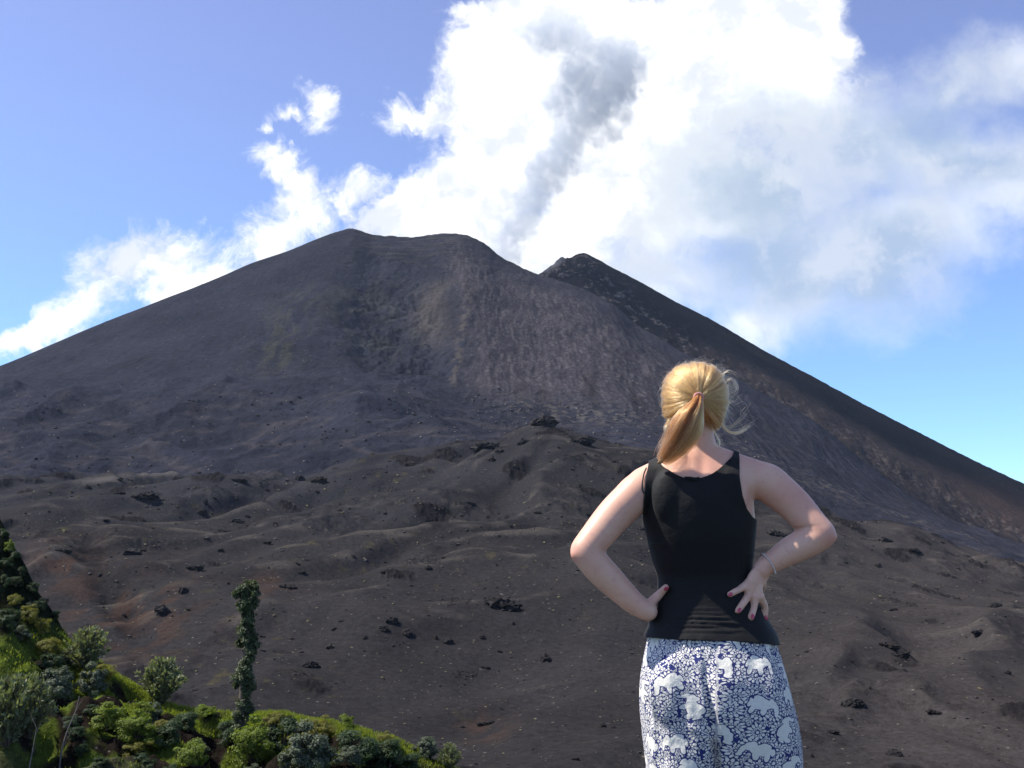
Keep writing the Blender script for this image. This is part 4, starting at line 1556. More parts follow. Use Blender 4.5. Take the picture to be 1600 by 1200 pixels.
def add_pony(n):
    P = PONY[:, :3]
    tg = np.gradient(P, axis=0)
    tg /= np.linalg.norm(tg, axis=1)[:, None]
    for k in range(n):
        th, rho = hr.uniform(0, 2 * math.pi), math.sqrt(hr.uniform(0.2, 1))
        lump = float(fbm(np.array([math.cos(th) * 2.2]), np.array([math.sin(th) * 2.2]), 2, .5, seed=911)[0])
        rho *= 1 + 0.30 * lump
        fray = abs(hr.normal(0, .35)) if hr.rand() < .5 else 0.0
        end = hr.uniform(0.72, 1.0) if hr.rand() < .7 else hr.uniform(0.4, 0.8)
        L = max(6, int(len(P) * end))
        ph, am = hr.uniform(0, 6.28), hr.uniform(0.0, .004)
        tw = hr.normal(0, .25)
        pts = []
        for i in range(L):
            f = i / (len(P) - 1)
            w = np.array([0, 1.0, 0]) - tg[i] * tg[i][1]
            w /= np.linalg.norm(w)
            uu = np.cross(w, tg[i])
            a = th + tw * f
            ro = rho * (1 + fray * max(0, f - .35) ** 1.5 * 2.2)
            pts.append(P[i] + uu * math.cos(a) * ro * PONY[i, 3] + w * math.sin(a) * ro * PONY[i, 4]
                       + uu * am * math.sin(f * 9 + ph) * min(1, f * 3))
        cl = 2.2 * float(fbm(np.array([math.cos(th) * 3.5 + rho]), np.array([math.sin(th) * 3.5]), 2, .6, seed=917)[0])
        side = math.cos(th) * rho
        strands.append((np.array(pts)[::1], hr.uniform(.00034, .00052), np.clip(0.66 - 0.70 * cl + 0.25 * side + hr.uniform(-.2, .2), 0, 1)))


def add_wisps():
    def wisp(path, n, spread, r=.00030, t=0.05):
        base = spline(np.array(path), 6)
        for k in range(n):
            off = hr.normal(0, spread, 3)
            bend = hr.normal(0, spread * 1.6, 3)
            q = np.linspace(0, 1, len(base))[:, None]
            L = int(len(base) * hr.uniform(.65, 1))
            strands.append(((base + off * (0.3 + 0.7 * q) + bend * q * q)[:max(L, 5)], r * hr.uniform(.7, 1.2), t))
    # lock blown out to the right over the shoulder
    wisp([A3(1118, 648, 2.98), A3(1128, 664, 2.975), A3(1138, 674, 2.97), A3(1151, 677, 2.965), A3(1162, 672, 2.965), A3(1173, 661, 2.965)], 70, .0035)
    wisp([A3(1126, 655, 2.985), A3(1136, 668, 2.98), A3(1150, 664, 2.975), A3(1163, 652, 2.97), A3(1174, 637, 2.97)], 14, .007, .00024)
    wisp([A3(1112, 668, 2.96), A3(1119, 680, 2.955), A3(1124, 692, 2.955), A3(1119, 702, 2.95), A3(1114, 694, 2.95)], 18, .004, .00026)
    wisp([A3(1130, 600, 3.0), A3(1142, 592, 2.99), A3(1151, 604, 2.985), A3(1146, 615, 2.985), A3(1137, 610, 2.985)], 16, .005, .00026)
    wisp([A3(1126, 588, 3.0), A3(1138, 580, 2.99), A3(1150, 588, 2.985), A3(1160, 598, 2.985)], 12, .008, .00022)
    wisp([A3(1132, 622, 3.0), A3(1148, 630, 2.99), A3(1160, 624, 2.985), A3(1168, 634, 2.985)], 8, .009, .00020)
    wisp([A3(1168, 632, 2.985), A3(1160, 642, 2.985), A3(1180, 650, 2.985), A3(1196, 660, 2.985)], 3, .008, .00020)
    wisp([A3(1045, 655, 2.97), A3(1040, 668, 2.95), A3(1043, 682, 2.94), A3(1036, 695, 2.93), A3(1034, 712, 2.925)], 40, .006, .00028, .2)
    # fly-aways round the head
    for k in range(650):
        a = hr.uniform(-0.35, math.pi + 0.35)
        d = np.array([math.cos(a), hr.normal(0.0, .35), math.sin(a)])
        d /= np.linalg.norm(d)
        p = HEADC + d * cap_r(d) * 1.0
        tng = np.cross(d, [0, 1, 0]) * hr.choice([-1, 1])
        l = hr.uniform(.012, .055)
        q = np.linspace(0, 1, 8)[:, None]
        cvt = hr.uniform(.1, .5)
        pts = p + tng * l * q + d * l * (cvt * q - 0.10 * q * q) + np.array([1.0, 0, .2]) * l * 0.3 * q * q
        strands.append((pts, hr.uniform(.00018, .00028), 0.05))


add_scalp(5600)
add_pony(3300)
add_wisps()
hcv = bpy.data.hair_curves.new("hair_strands")
sizes = [len(s[0]) for s in strands]
hcv.add_curves(sizes)
allp = np.concatenate([s[0] for s in strands]) - np.array(PINV)
hcv.position_data.foreach_set("vector", allp.astype(np.float32).ravel())
ra = hcv.attributes.get("radius") or hcv.attributes.new("radius", 'FLOAT', 'POINT')
rads = np.concatenate([np.linspace(1, 0.45, len(s[0])) * s[1] for s in strands])
ra.data.foreach_set("value", rads.astype(np.float32))
ta = hcv.attributes.new("tint", 'FLOAT', 'POINT')
ta.data.foreach_set("value", np.concatenate([np.full(len(s[0]), s[2]) for s in strands]).astype(np.float32))
hcv.materials.append(strand_m)
ho = bpy.data.objects.new("hair_strands", hcv)
COL.objects.link(ho)
ho.parent = hair
# core of the ponytail, and its tie
on_person("ponytail", *ring_loft([(r[:3], (1, 0, 0), (0, 1, 0), r[3] * .62, r[4] * .62) for r in PONY], 20, 2.0), cap_m, parent=hair)
tie_m, _, _, _ = principled("pink_elastic", Roughness=0.6, Base_Color=(0.55, 0.23, 0.20, 1))
tr_ = []
for k in range(28):
    a = 2 * math.pi * k / 28
    tr_.append(ball(TIE + [0.0125 * math.cos(a), -.006, 0.0125 * math.sin(a)], .0038, nu=8, nv=6))
on_person("hair_tie", *merge(tr_), tie_m, parent=hair)
# ------------------------------------------------------------------ rocks, stones, writing in stones, dry tufts
rk = np.random.RandomState(5)


def ico(sub):
    bm = bmesh.new()
    bmesh.ops.create_icosphere(bm, subdivisions=sub, radius=1.0)
    v = np.array([x.co[:] for x in bm.verts])
    f = np.array([[w.index for w in p.verts] for p in bm.faces])
    bm.free()
    return v, f


def noise3(v, s, seed):
    return (fbm(v[:, 0] * s + 5.1, v[:, 1] * s + v[:, 2] * s * 0.7, 3, .55, seed=seed)
            + fbm(v[:, 2] * s + 1.7, v[:, 1] * s - v[:, 0] * s * 0.6, 3, .55, seed=seed + 50)) * 0.5


ICO4, ICO3, ICO1 = ico(4), ico(3), ico(1)
rock_m, NN, pp, _ = principled("lava_rock", Roughness=0.95)
pp.inputs['Specular IOR Level'].default_value = 0.2
_g = NN.node('ShaderNodeNewGeometry').outputs['Position']
_o = NN.node('ShaderNodeObjectInfo').outputs['Random']
_a = NN.noise(_g, 2.2, 7.0, 0.65)
_c = NN.mix(NN.sstep(_a, 0.35, 0.7), (0.011, 0.010, 0.010, 1), (0.030, 0.027, 0.025, 1))
_c = NN.mix(NN.m('MULTIPLY', NN.sstep(NN.noise(_g, 1.1, 5.0, 0.6), 0.58, 0.70), 0.5), _c, (0.075, 0.068, 0.050, 1))
NN.link(NN.mix(NN.m('MULTIPLY', NN.sstep(_o, 0.6, 1.0), 0.4), _c, (0.036, 0.027, 0.023, 1)), pp.inputs['Base Color'])
bump(NN, pp, NN.noise(_g, 3.0, 8.0, 0.7), 0.35, 1.0)
pale_m, _, _, _ = principled("pale_rock", Roughness=0.9, Base_Color=(0.33, 0.30, 0.25, 1))


def rock_mesh(kind, seed):
    if kind == 'boulder':
        v, f = ICO3
        r = 1 + 0.50 * noise3(v, 1.3, seed) + 0.30 * noise3(v, 3.2, seed + 1)
        v = v * r[:, None] * [0.5, 0.46, 0.42]
        v[:, 2] = np.round(v[:, 2] * 7) / 7 * 0.35 + v[:, 2] * 0.65
    else:
        parts = []
        rs = np.random.RandomState(seed)
        for k in range(7):
            a, b = ICO3
            s = rs.uniform(.10, .24)
            n = noise3(a, 1.5, seed * 3 + k)
            w = a * (1 + 0.75 * n + 0.50 * noise3(a, 3.4, seed * 3 + k + 9))[:, None] * [s * 1.25, s, s * rs.uniform(.6, 1.25)]
            parts.append((w + [rs.uniform(-.36, .36), rs.uniform(-.20, .20), rs.uniform(-.05, .06)], b))
        v, f = merge(parts)
    me_ob = mesh_np("lava_rock", v, f, rock_m, smooth=False)
    me = me_ob.data
    bpy.data.objects.remove(me_ob)
    return me


BOULD = [rock_mesh('boulder', 600 + 7 * i) for i in range(6)]
OUTC = [rock_mesh('outcrop', 700 + 7 * i) for i in range(7)]
named = [
    (207, 866, 30, 'B', "rounded black boulder casting a long shadow on brown ash above the reddish gully"),
    (228, 778, 54, 'O', "large clump of black lava blocks just below the pale footpath"),
    (185, 772, 28, 'O', "low black blocks left of the large clump under the footpath"),
    (97, 862, 28, 'O', "broken black rock at the top of the reddish slope near the shaded hill"),
    (253, 957, 28, 'B', "squat black boulder beside the lower end of the rusty gully"),
    (286, 925, 20, 'B', "small black boulder uphill of the squat one by the rusty gully"),
    (302, 890, 34, 'O', "dark jagged rocks on the brown mound above the column tree"),
    (375, 752, 32, 'O', "black rock hump on the far crest above the column tree"),
    (468, 750, 20, 'B', "round black boulder beside a longer rock on the left crest"),
    (496, 752, 40, 'O', "long black rock right of a round boulder on the left crest"),
    (372, 816, 30, 'O', "low dark ledge on the ash below the crest, straight above the column tree"),
    (640, 726, 32, 'O', "flat black rock sitting on the middle of the crest"),
    (845, 664, 70, 'O', "jagged black outcrop crowning the small mound below the cone face"),
    (906, 692, 52, 'O', "black ledge on the crest between the jagged mound and the woman's head"),
    (758, 699, 60, 'O', "long low black ledge along the crest left of the jagged mound"),
    (818, 693, 26, 'B', "single black boulder on the crest under the jagged mound"),
    (968, 672, 44, 'O', "dark rocks next to pale stones near the woman's head"),
    (790, 948, 70, 'O', "broad heap of black rubble under the row of stone letters"),
    (700, 1004, 22, 'B', "small black boulder below the broad heap of rubble"),
    (636, 990, 22, 'B', "black stone lowest of a pair on the pale ridge line"),
    (612, 972, 24, 'B', "black stone uppermost of a pair on the pale ridge line"),
    (482, 1042, 44, 'O', "dark wedge shaped rock with pale rim right of the column tree"),
    (448, 918, 32, 'O', "dark rock on the rusty patch right of the column tree's top"),
    (1330, 1102, 56, 'O', "jagged black ledge low on the slope right of the trousers"),
    (1460, 1114, 30, 'O', "dark rock right of the jagged ledge at the lower right"),
    (1300, 1146, 30, 'O', "black rock trailing a shadow under the jagged ledge at the lower right"),
    (1386, 1010, 36, 'O', "upper black rock of a broken line running down the brown slope"),
    (1404, 1026, 34, 'O', "lower black rock of a broken line running down the brown slope"),
    (1452, 830, 46, 'O', "black ledge at the foot of the smooth grey flank"),
    (1384, 846, 30, 'O', "dark rocks on the crest left of the ledge under the grey flank"),
    (1554, 948, 32, 'O', "black rock on the brown slope near the edge of the picture"),
    (1426, 862, 36, 'O', "flat dark rock below the ledge under the grey flank"),
    (1216, 836, 40, 'O', "dark rocks framed by the woman's bent arm"),
    (1530, 990, 38, 'O', "low black ledge beneath the rock at the picture's edge"),
    (756, 1134, 34, 'O', "dark rock ringed with yellow moss in the lower middle"),
    (852, 1032, 24, 'B', "lone black boulder on bare ash left of the woman's hip"),
    (1398, 1180, 28, 'B', "black boulder lowest on the slope at the lower right"),
]
GROUP_R = "lava rocks strewn over the ash field"
occupied = []


def put_rock(me, p, w, label, cat="rock", group=None, name="lava_rock", sink=0.16, zs=1.0):
    o = bpy.data.objects.new(name, me)
    COL.objects.link(o)
    s = w
    o.location = (p.x, p.y, p.z + s * (0.20 - sink) * zs)
    o.rotation_euler = (rk.uniform(-.2, .2), rk.uniform(-.2, .2), rk.uniform(0, 6.28) if me in BOULD else rk.uniform(-.5, .5))
    s *= 0.76
    o.scale = (s, s * rk.uniform(.8, 1.1), s * zs * rk.uniform(.8, 1.15))
    tag(o, label, cat, group)
    return o


for (px, py, w, k, lab) in named:
    p = FIELD.hit(px, py)
    if p is None:
        continue
    occupied.append((px, py))
    put_rock((BOULD if k == 'B' else OUTC)[rk.randint(6)], p, w / F * p.y * 1.05, lab, zs=1.0 if k == 'B' else 0.72)
cnt = 0
tries = 0
SMALL = ["small black lava rock lying among many others on the ash", "ragged little clump of dark lava blocks half buried in ash"]
while cnt < 200 and tries < 6000:
    tries += 1
    px, py = rk.uniform(-20, 1620), rk.uniform(690, 1195)
    # denser on the left and along the crest
    dens = 0.25 + 0.75 * math.exp(-((px - 130) / 260) ** 2) * math.exp(-((py - 790) / 75) ** 2) + 0.3 * math.exp(-((py - 760) / 60) ** 2)
    if rk.rand() > dens:
        continue
    if py < float(crest_py(px)) + 6 or (px < 720 and py > float(np.interp(px, [0, 130, 280, 560, 720], [790, 990, 1095, 1128, 1200])) - 8):
        continue
    if 1005 < px < 1230 and py > 720:
        continue
    if min((px - a) ** 2 + (py - b) ** 2 for a, b in occupied) < 14 ** 2:
        continue
    p = FIELD.hit(px, py)
    if p is None:
        continue
    occupied.append((px, py))
    big = rk.rand() ** 3
    w = (5 + 14 * big)
    k = 0 if rk.rand() < 0.45 else 1
    put_rock((BOULD, OUTC)[k][rk.randint(6)], p, w / F * p.y, SMALL[k], group=GROUP_R if k == 0 else "clumps of lava blocks half buried in the field", zs=1.0 if k == 0 else 0.8)
    cnt += 1
for i, (px, py, w) in enumerate(((982, 664, 13), (998, 666, 11))):
    p = FIELD.hit(px, py)
    if p is not None:
        o = put_rock(BOULD[i], p, w / F * p.y, ["larger pale stone on the dark mound near the woman's head", "smaller pale stone beside the larger one near the woman's head"][i], name="pale_rock")
        o.data = o.data.copy()
        o.data.materials[0] = pale_m


def scatter(n, accept, size, mat, name, label, cat, sheet=FIELD, area=(-20, 1620, 640, 1195), base=ICO1, squash=.7, kind="stuff", seed=0):
    r = np.random.RandomState(seed)
    bv, bf = base
    px = r.uniform(area[0], area[1], n)
    py = r.uniform(area[2], area[3], n)
    keep = accept(px, py, r)
    VV, FF, o = [], [], 0
    for a, b in zip(px[keep], py[keep]):
        p = sheet.hit(a, b)
        if p is None:
            continue
        s = size(r) / F * p.y * .5
        w = bv * (1 + .35 * r.normal(size=(len(bv), 1))) * s * [1.2, 1, squash]
        a_ = r.uniform(0, 6.28)
        c_, s_ = math.cos(a_), math.sin(a_)
        w = np.stack([w[:, 0] * c_ - w[:, 1] * s_, w[:, 0] * s_ + w[:, 1] * c_, w[:, 2]], -1)
        VV.append(w + np.array(p) + [0, 0, s * .2])
        FF.append(bf + o)
        o += len(bv)
    ob = mesh_np(name, np.concatenate(VV), np.concatenate(FF), mat, smooth=False)
    tag(ob, label, cat, kind=kind)
    return ob


def on_field(px, py):
    return (py > crest_py(px) + 4) & ~((px < 720) & (py > np.interp(px, [0, 130, 280, 560, 720], [790, 990, 1095, 1128, 1200])))


stone_m, NN, pp, _ = principled("small_stone", Roughness=0.95)
_i = NN.node('ShaderNodeNewGeometry').outputs['Random Per Island']
NN.link(NN.mix(NN.sstep(_i, 0.45, 1.0), (0.014, 0.0125, 0.0125, 1), (0.075, 0.066, 0.054, 1)), pp.inputs['Base Color'])
cl = lambda px, py: fbm(px / 60, py / 30, 3, seed=811)
scatter(9500, lambda a, b, r: on_field(a, b) & (cl(a, b) + r.uniform(-.9, .5, len(a)) + .5 * np.exp(-((b - 790) / 90) ** 2) > 0.0),
        lambda r: 1.3 + 3.8 * r.rand() ** 3.5, stone_m, "scattered_stones", "small loose stones scattered over the ash field", "stones", seed=3)
tuft_m, NN, pp, _ = principled("lichen_tuft", Roughness=0.95)
_i = NN.node('ShaderNodeNewGeometry').outputs['Random Per Island']
NN.link(NN.mix(_i, (0.125, 0.105, 0.050, 1), (0.080, 0.080, 0.040, 1)), pp.inputs['Base Color'])
scatter(2600, lambda a, b, r: on_field(a, b) & (fbm(a / 70, b / 30, 3, seed=821) + r.uniform(-.8, .5, len(a)) - .6 * sm(a, 800, 1150) > 0.0),
        lambda r: 1.6 + 3.2 * r.rand() ** 2.5, tuft_m, "dry_tufts", "tiny yellowish dry tufts dotted over the ash field", "dry tufts", seed=4, squash=.6)

VYY, VZ, VU = VOL


class VolSheet:
    def hit(self, px, py):
        u, v = uv_of(px, py)
        c = int(np.argmin(np.abs(VU - u)))
        vv = (VZ[:, c] - CAM_Z) / VYY[:, c]
        k = np.nonzero(vv >= v)[0]
        if len(k) == 0:
            return None
        return Vector((float(VU[c] * VYY[k[0], c]), float(VYY[k[0], c]), float(VZ[k[0], c])))


rub_m, NN, pp, _ = principled("toe_rubble", Roughness=0.95)
_i = NN.node('ShaderNodeNewGeometry').outputs['Random Per Island']
NN.link(NN.mix(NN.m('POWER', _i, 1.6), (0.028, 0.025, 0.025, 1), (0.13, 0.118, 0.105, 1)), pp.inputs['Base Color'])
scatter(1500, lambda a, b, r: (b < crest_py(a) + 4) & (b > toe_py(a) - 26 + r.normal(0, 9, len(a))) & (r.rand(len(a)) < np.interp(a, [560, 720, 780, 960, 1060, 1250], [.08, .3, .9, .9, .5, .05])),
        lambda r: 1.6 + 3.2 * r.rand() ** 2, rub_m, "toe_rubble", "pale blocky rubble strewn along the foot of the cone face", "rubble", sheet=VolSheet(), area=(560, 1250, 600, 720), seed=5)
scatter(1500, lambda a, b, r: (b < crest_py(a) + 2) & (b > toe_py(a) + 10) & (fbm(a / 40, b / 14, 3, seed=831) + r.uniform(-.8, .3, len(a)) > 0),
        lambda r: 1.6 + 4.0 * r.rand() ** 3, rock_m, "far_rocks", "dark far rocks on the rolling ground in front of the cone", "rocks", sheet=VolSheet(), area=(-20, 760, 590, 742), seed=6)

# ---- rows of stones laid out as letters by hikers (too small and worn to read)
_so = mesh_np('stone', ICO1[0] * (1 + .25 * np.random.RandomState(3).normal(size=(len(ICO1[0]), 1))), ICO1[1], rock_m, smooth=False)
STONE_ME = _so.data
bpy.data.objects.remove(_so)
STROKES = {
    'a': [((0, 0), (.1, 1)), ((.1, 1), (.5, 0)), ((.5, 0), (.6, 1))],
    'b': [((0, 0), (0, 1)), ((0, 1), (.5, 1)), ((0, .5), (.4, .5)), ((0, 0), (.5, 0))],
    'c': [((0, 1), (.3, 0)), ((.3, 0), (.6, 1))],
    'd': [((0, 0), (0, 1)), ((0, 1), (.45, .75)), ((.45, .75), (0, .5)), ((0, .5), (.5, 0))],
    'e': [((.5, 1), (0, .8)), ((0, .8), (0, .2)), ((0, .2), (.5, 0))],
}
for (x0, x1, yb, h, word, lab) in ((688, 792, 945, 10, "abc db", "longest row of small dark stones laid as worn letters, above the rubble heap"),
                                  (636, 690, 881, 7, "ebdba", "short row of stone letters high above the rubble heap"),
                                  (592, 622, 768, 6, "dca", "tiny row of stone letters just under the crest"),
                                  (872, 915, 718, 6, "cbdeb", "row of stone letters on the mound left of the woman's head"),
                                  (805, 838, 827, 6, "abda", "row of stone letters left of the woman's raised elbow"),
                                  (706, 748, 1058, 8, "cbea", "lowest row of stone letters on the smooth ash slope")):
    parts = []
    n = len(word)
    for i, ch in enumerate(word):
        if ch == ' ':
            continue
        lx = x0 + (x1 - x0) * i / n
        w = (x1 - x0) / n * .8
        for (a, b) in STROKES[ch]:
            m = max(3, int(math.hypot((b[0] - a[0]) * w * 1.6, (b[1] - a[1]) * h) / 1.6))
            for k in range(m + 1):
                t = k / m
                qx = lx + (a[0] + (b[0] - a[0]) * t) * w * 1.6 + rk.normal(0, .4)
                qy = yb - (a[1] + (b[1] - a[1]) * t) * h + rk.normal(0, .4)
                p = FIELD.hit(qx, qy)
                if p is None or rk.rand() < .12:
                    continue
                parts.append((p, 2.0 / F * p.y * .5 * rk.uniform(.7, 1.4)))
    root = parts[0][0]
    e = empty("stone_lettering", root)
    tag(e, lab, "stone letters")
    for p, s in parts[:100]:
        c = bpy.data.objects.new("stone", STONE_ME)
        COL.objects.link(c)
        c.parent = e
        c.location = p - root + Vector((0, 0, s * .3))
        c.scale = (s, s, s)
        c.rotation_euler = (0, 0, rk.uniform(0, 6.28))

# ------------------------------------------------------------------ plants on the bank
pv = np.random.RandomState(21)


def leaf_material(name, c0, c1, trans=0.35):
    m = bpy.data.materials.new(name)
    m.use_nodes = True
    m.node_tree.nodes.clear()
    N = NT(m.node_tree)
    out = N.node('ShaderNodeOutputMaterial')
    rnd = N.node('ShaderNodeNewGeometry').outputs['Random Per Island']
    col = N.mix(rnd, (*c0, 1), (*c1, 1))
    d = N.node('ShaderNodeBsdfPrincipled')
    d.inputs['Roughness'].default_value = 0.55
    d.inputs['Specular IOR Level'].default_value = 0.3
    N.link(col, d.inputs['Base Color'])
    t = N.node('ShaderNodeBsdfTranslucent')
    N.link(N.mix(1.0, col, (1.3, 1.4, 0.6, 1), 'MULTIPLY'), t.inputs[0])
    mx = N.node('ShaderNodeMixShader')
    mx.inputs[0].default_value = trans
    N.link(d.outputs[0], mx.inputs[1])
    N.link(t.outputs[0], mx.inputs[2])
    N.link(mx.outputs[0], out.inputs[0])
    return m


LM = {
    'G': leaf_material("bright_leaf", (0.095, 0.140, 0.012), (0.19, 0.235, 0.030), .45),
    'D': leaf_material("dark_leaf", (0.018, 0.038, 0.012), (0.045, 0.075, 0.020), .25),
    'K': leaf_material("grey_green_leaf", (0.050, 0.070, 0.038), (0.110, 0.130, 0.080), .25),
    'F': leaf_material("feathery_leaf", (0.105, 0.125, 0.062), (0.20, 0.215, 0.120), .35),
    'Y': leaf_material("yellow_leaf", (0.13, 0.14, 0.022), (0.21, 0.19, 0.040), .45),
    'B': leaf_material("ivy_leaf", (0.035, 0.052, 0.020), (0.085, 0.105, 0.042), .25),
}
bark_m, NN, pp, _ = principled("bark", Roughness=0.9)
_g = NN.node('ShaderNodeTexCoord').outputs['Object']
NN.link(NN.mix(NN.noise(_g, 12.0, 5.0, 0.6), (0.05, 0.036, 0.025, 1), (0.13, 0.105, 0.08, 1)), pp.inputs['Base Color'])
pbark_m, _, _, _ = principled("pale_bark", Roughness=0.85, Base_Color=(0.16, 0.14, 0.12, 1))


def leaves(P, N_, L, W, rng_, droop=0.0):
    """one diamond leaf per row: base P, normal N_, length L, width W"""
    n = len(P)
    N_ = N_ / np.linalg.norm(N_, axis=1)[:, None]
    r = rng_.normal(size=(n, 3))
    D = r - N_ * (r * N_).sum(1)[:, None]
    D[:, 2] -= droop
    D /= np.linalg.norm(D, axis=1)[:, None]
    S = np.cross(N_, D)
    L, W = L[:, None], W[:, None]
    a = P
    b = P + D * L * .45 + S * W * .5 + N_ * W * .12
    c = P + D * L
    d = P + D * L * .45 - S * W * .5 + N_ * W * .12
    V = np.stack([a, b, c, d], 1).reshape(-1, 3)
    Fq = np.arange(4 * n).reshape(n, 4)
    return V, Fq


def clump_crown(n_clump, per, rx, ry, rz, cz, cr, leaf, rng_, hollow=.45):
    """leaf clumps through an ellipsoid volume, uneven outline"""
    P, Nn = [], []
    for k in range(n_clump):
        d = rng_.normal(size=3)
        d /= np.linalg.norm(d)
        if d[2] < -0.8:
            d[2] *= -0.5
        rad = rng_.uniform(hollow, 1.0) * rng_.uniform(.85, 1.12)
        c = d * rad * [rx, ry, rz] + [0, 0, cz]
        m = int(per * rng_.uniform(.5, 1.4))
        q = rng_.normal(size=(m, 3))
        q /= np.linalg.norm(q, axis=1)[:, None]
        s = cr * rng_.uniform(.6, 1.35)
        P.append(c + q * s * rng_.uniform(.55, 1.0, (m, 1)) * [1, 1, .8])
        Nn.append(q * .7 + d * .6 + [0, 0, .5] + rng_.normal(0, .35, (m, 3)))
    P, Nn = np.concatenate(P), np.concatenate(Nn)
    L = leaf * rng_.uniform(.6, 1.3, len(P))
    return leaves(P, Nn, L, L * .62, rng_)


def feather_crown(n_br, rx, rz, leaf, rng_):
    """arching branches set with narrow leaves"""
    P, D_, L = [], [], []
    tw = []
    for k in range(n_br):
        a = rng_.uniform(0, 2 * math.pi)
        lean = rng_.uniform(.05, 1.0)
        tip = np.array([math.cos(a) * rx * lean, math.sin(a) * rx * lean, rz * (1.02 - .45 * lean ** 2) * rng_.uniform(.72, 1.08)])
        mid = tip * [.42, .42, .62] + rng_.normal(0, .03, 3)
        t = np.linspace(0, 1, 18)[:, None]
        c = (1 - t) ** 2 * np.zeros(3) + 2 * t * (1 - t) * mid + t * t * tip
        tw.append(c[::4])
        m = 46
        tt = rng_.uniform(.28, 1.0, m)
        idx = (tt * 17).astype(int)
        tg = np.gradient(c, axis=0)[idx]
        tg /= np.linalg.norm(tg, axis=1)[:, None]
        P.append(c[idx] + rng_.normal(0, leaf * .25, (m, 3)))
        dd = tg * .8 + rng_.normal(0, .55, (m, 3)) + [0, 0, .25]
        D_.append(dd / np.linalg.norm(dd, axis=1)[:, None])
        L.append(leaf * rng_.uniform(.6, 1.4, m))
    P, D, L = np.concatenate(P), np.concatenate(D_), np.concatenate(L)[:, None]
    r = rng_.normal(size=P.shape)
    S = np.cross(D, r)
    S /= np.linalg.norm(S, axis=1)[:, None]
    W = L * .24
    V = np.stack([P, P + D * L * .4 + S * W, P + D * L, P + D * L * .4 - S * W], 1).reshape(-1, 3)
    return V, np.arange(len(V)).reshape(-1, 4), tw


def mesh_only(name, V, Fc, mat, smooth=False):
    o = mesh_np(name, V, Fc, mat, smooth=smooth)
    me = o.data
    bpy.data.objects.remove(o)
    return me


PROTO = {}
for kind in 'GDKFY':
    for v in range(2):
        r = np.random.RandomState(ord(kind) * 7 + v)
        # unit shrub: 1 m wide, 1 m tall
        if kind == 'F':
            V, Q, tw = feather_crown(95, .50, 1.0, .075, r)
            st = [tube(c, np.linspace(.012, .004, len(c)), n=2, K=5) for c in tw[::2]]
        else:
            V, Q = clump_crown(34 if kind != 'K' else 44, 190,    .43, .43, .48, .42, .13 if kind != 'K' else .10, .048 if kind != 'Y' else .042, r)
            st = []
            for k in range(7):
                a = r.uniform(0, 6.28)
                l = r.uniform(.1, .34)
                st.append(tube([(0, 0, -.05), (math.cos(a) * l * .5, math.sin(a) * l * .5, .3), (math.cos(a) * l, math.sin(a) * l, .66)], [.022, .015, .006], n=3, K=6))
        PROTO[kind, v] = (mesh_only("foliage", V, Q, LM[kind]), mesh_only("stems", *merge(st), bark_m))


def bank_point(px, py):
    p = HILL.hit(px, py, 30.5)
    cy = float(CRESTY(px))
    if p is None or p.y > cy + .4:
        x = float(uv_of(px, 600)[0]) * (cy - .1)
        x = (px - 800) / F / (CP - (600 - py) / F * SP) * (cy - .1)
        p = Vector((x, cy - .1, float(HILL.z(x, cy - .1))))
    return p


def shrub(px, py, w, h, kind, label, group=None, name="shrub"):
    p = bank_point(px, py)
    sx, sz = w / F * p.y, h / F * p.y
    e = empty(name, (p.x, p.y, p.z - .10 * sz), pv.uniform(0, 6.28))
    e.scale = (sx, sx, sz)
    tag(e, label, "shrub", group)
    fo, st = PROTO[kind, pv.randint(2)]
    for nm, me in (("foliage", fo), ("stems", st)):
        c = bpy.data.objects.new(nm, me)
        COL.objects.link(c)
        c.parent = e
    return e


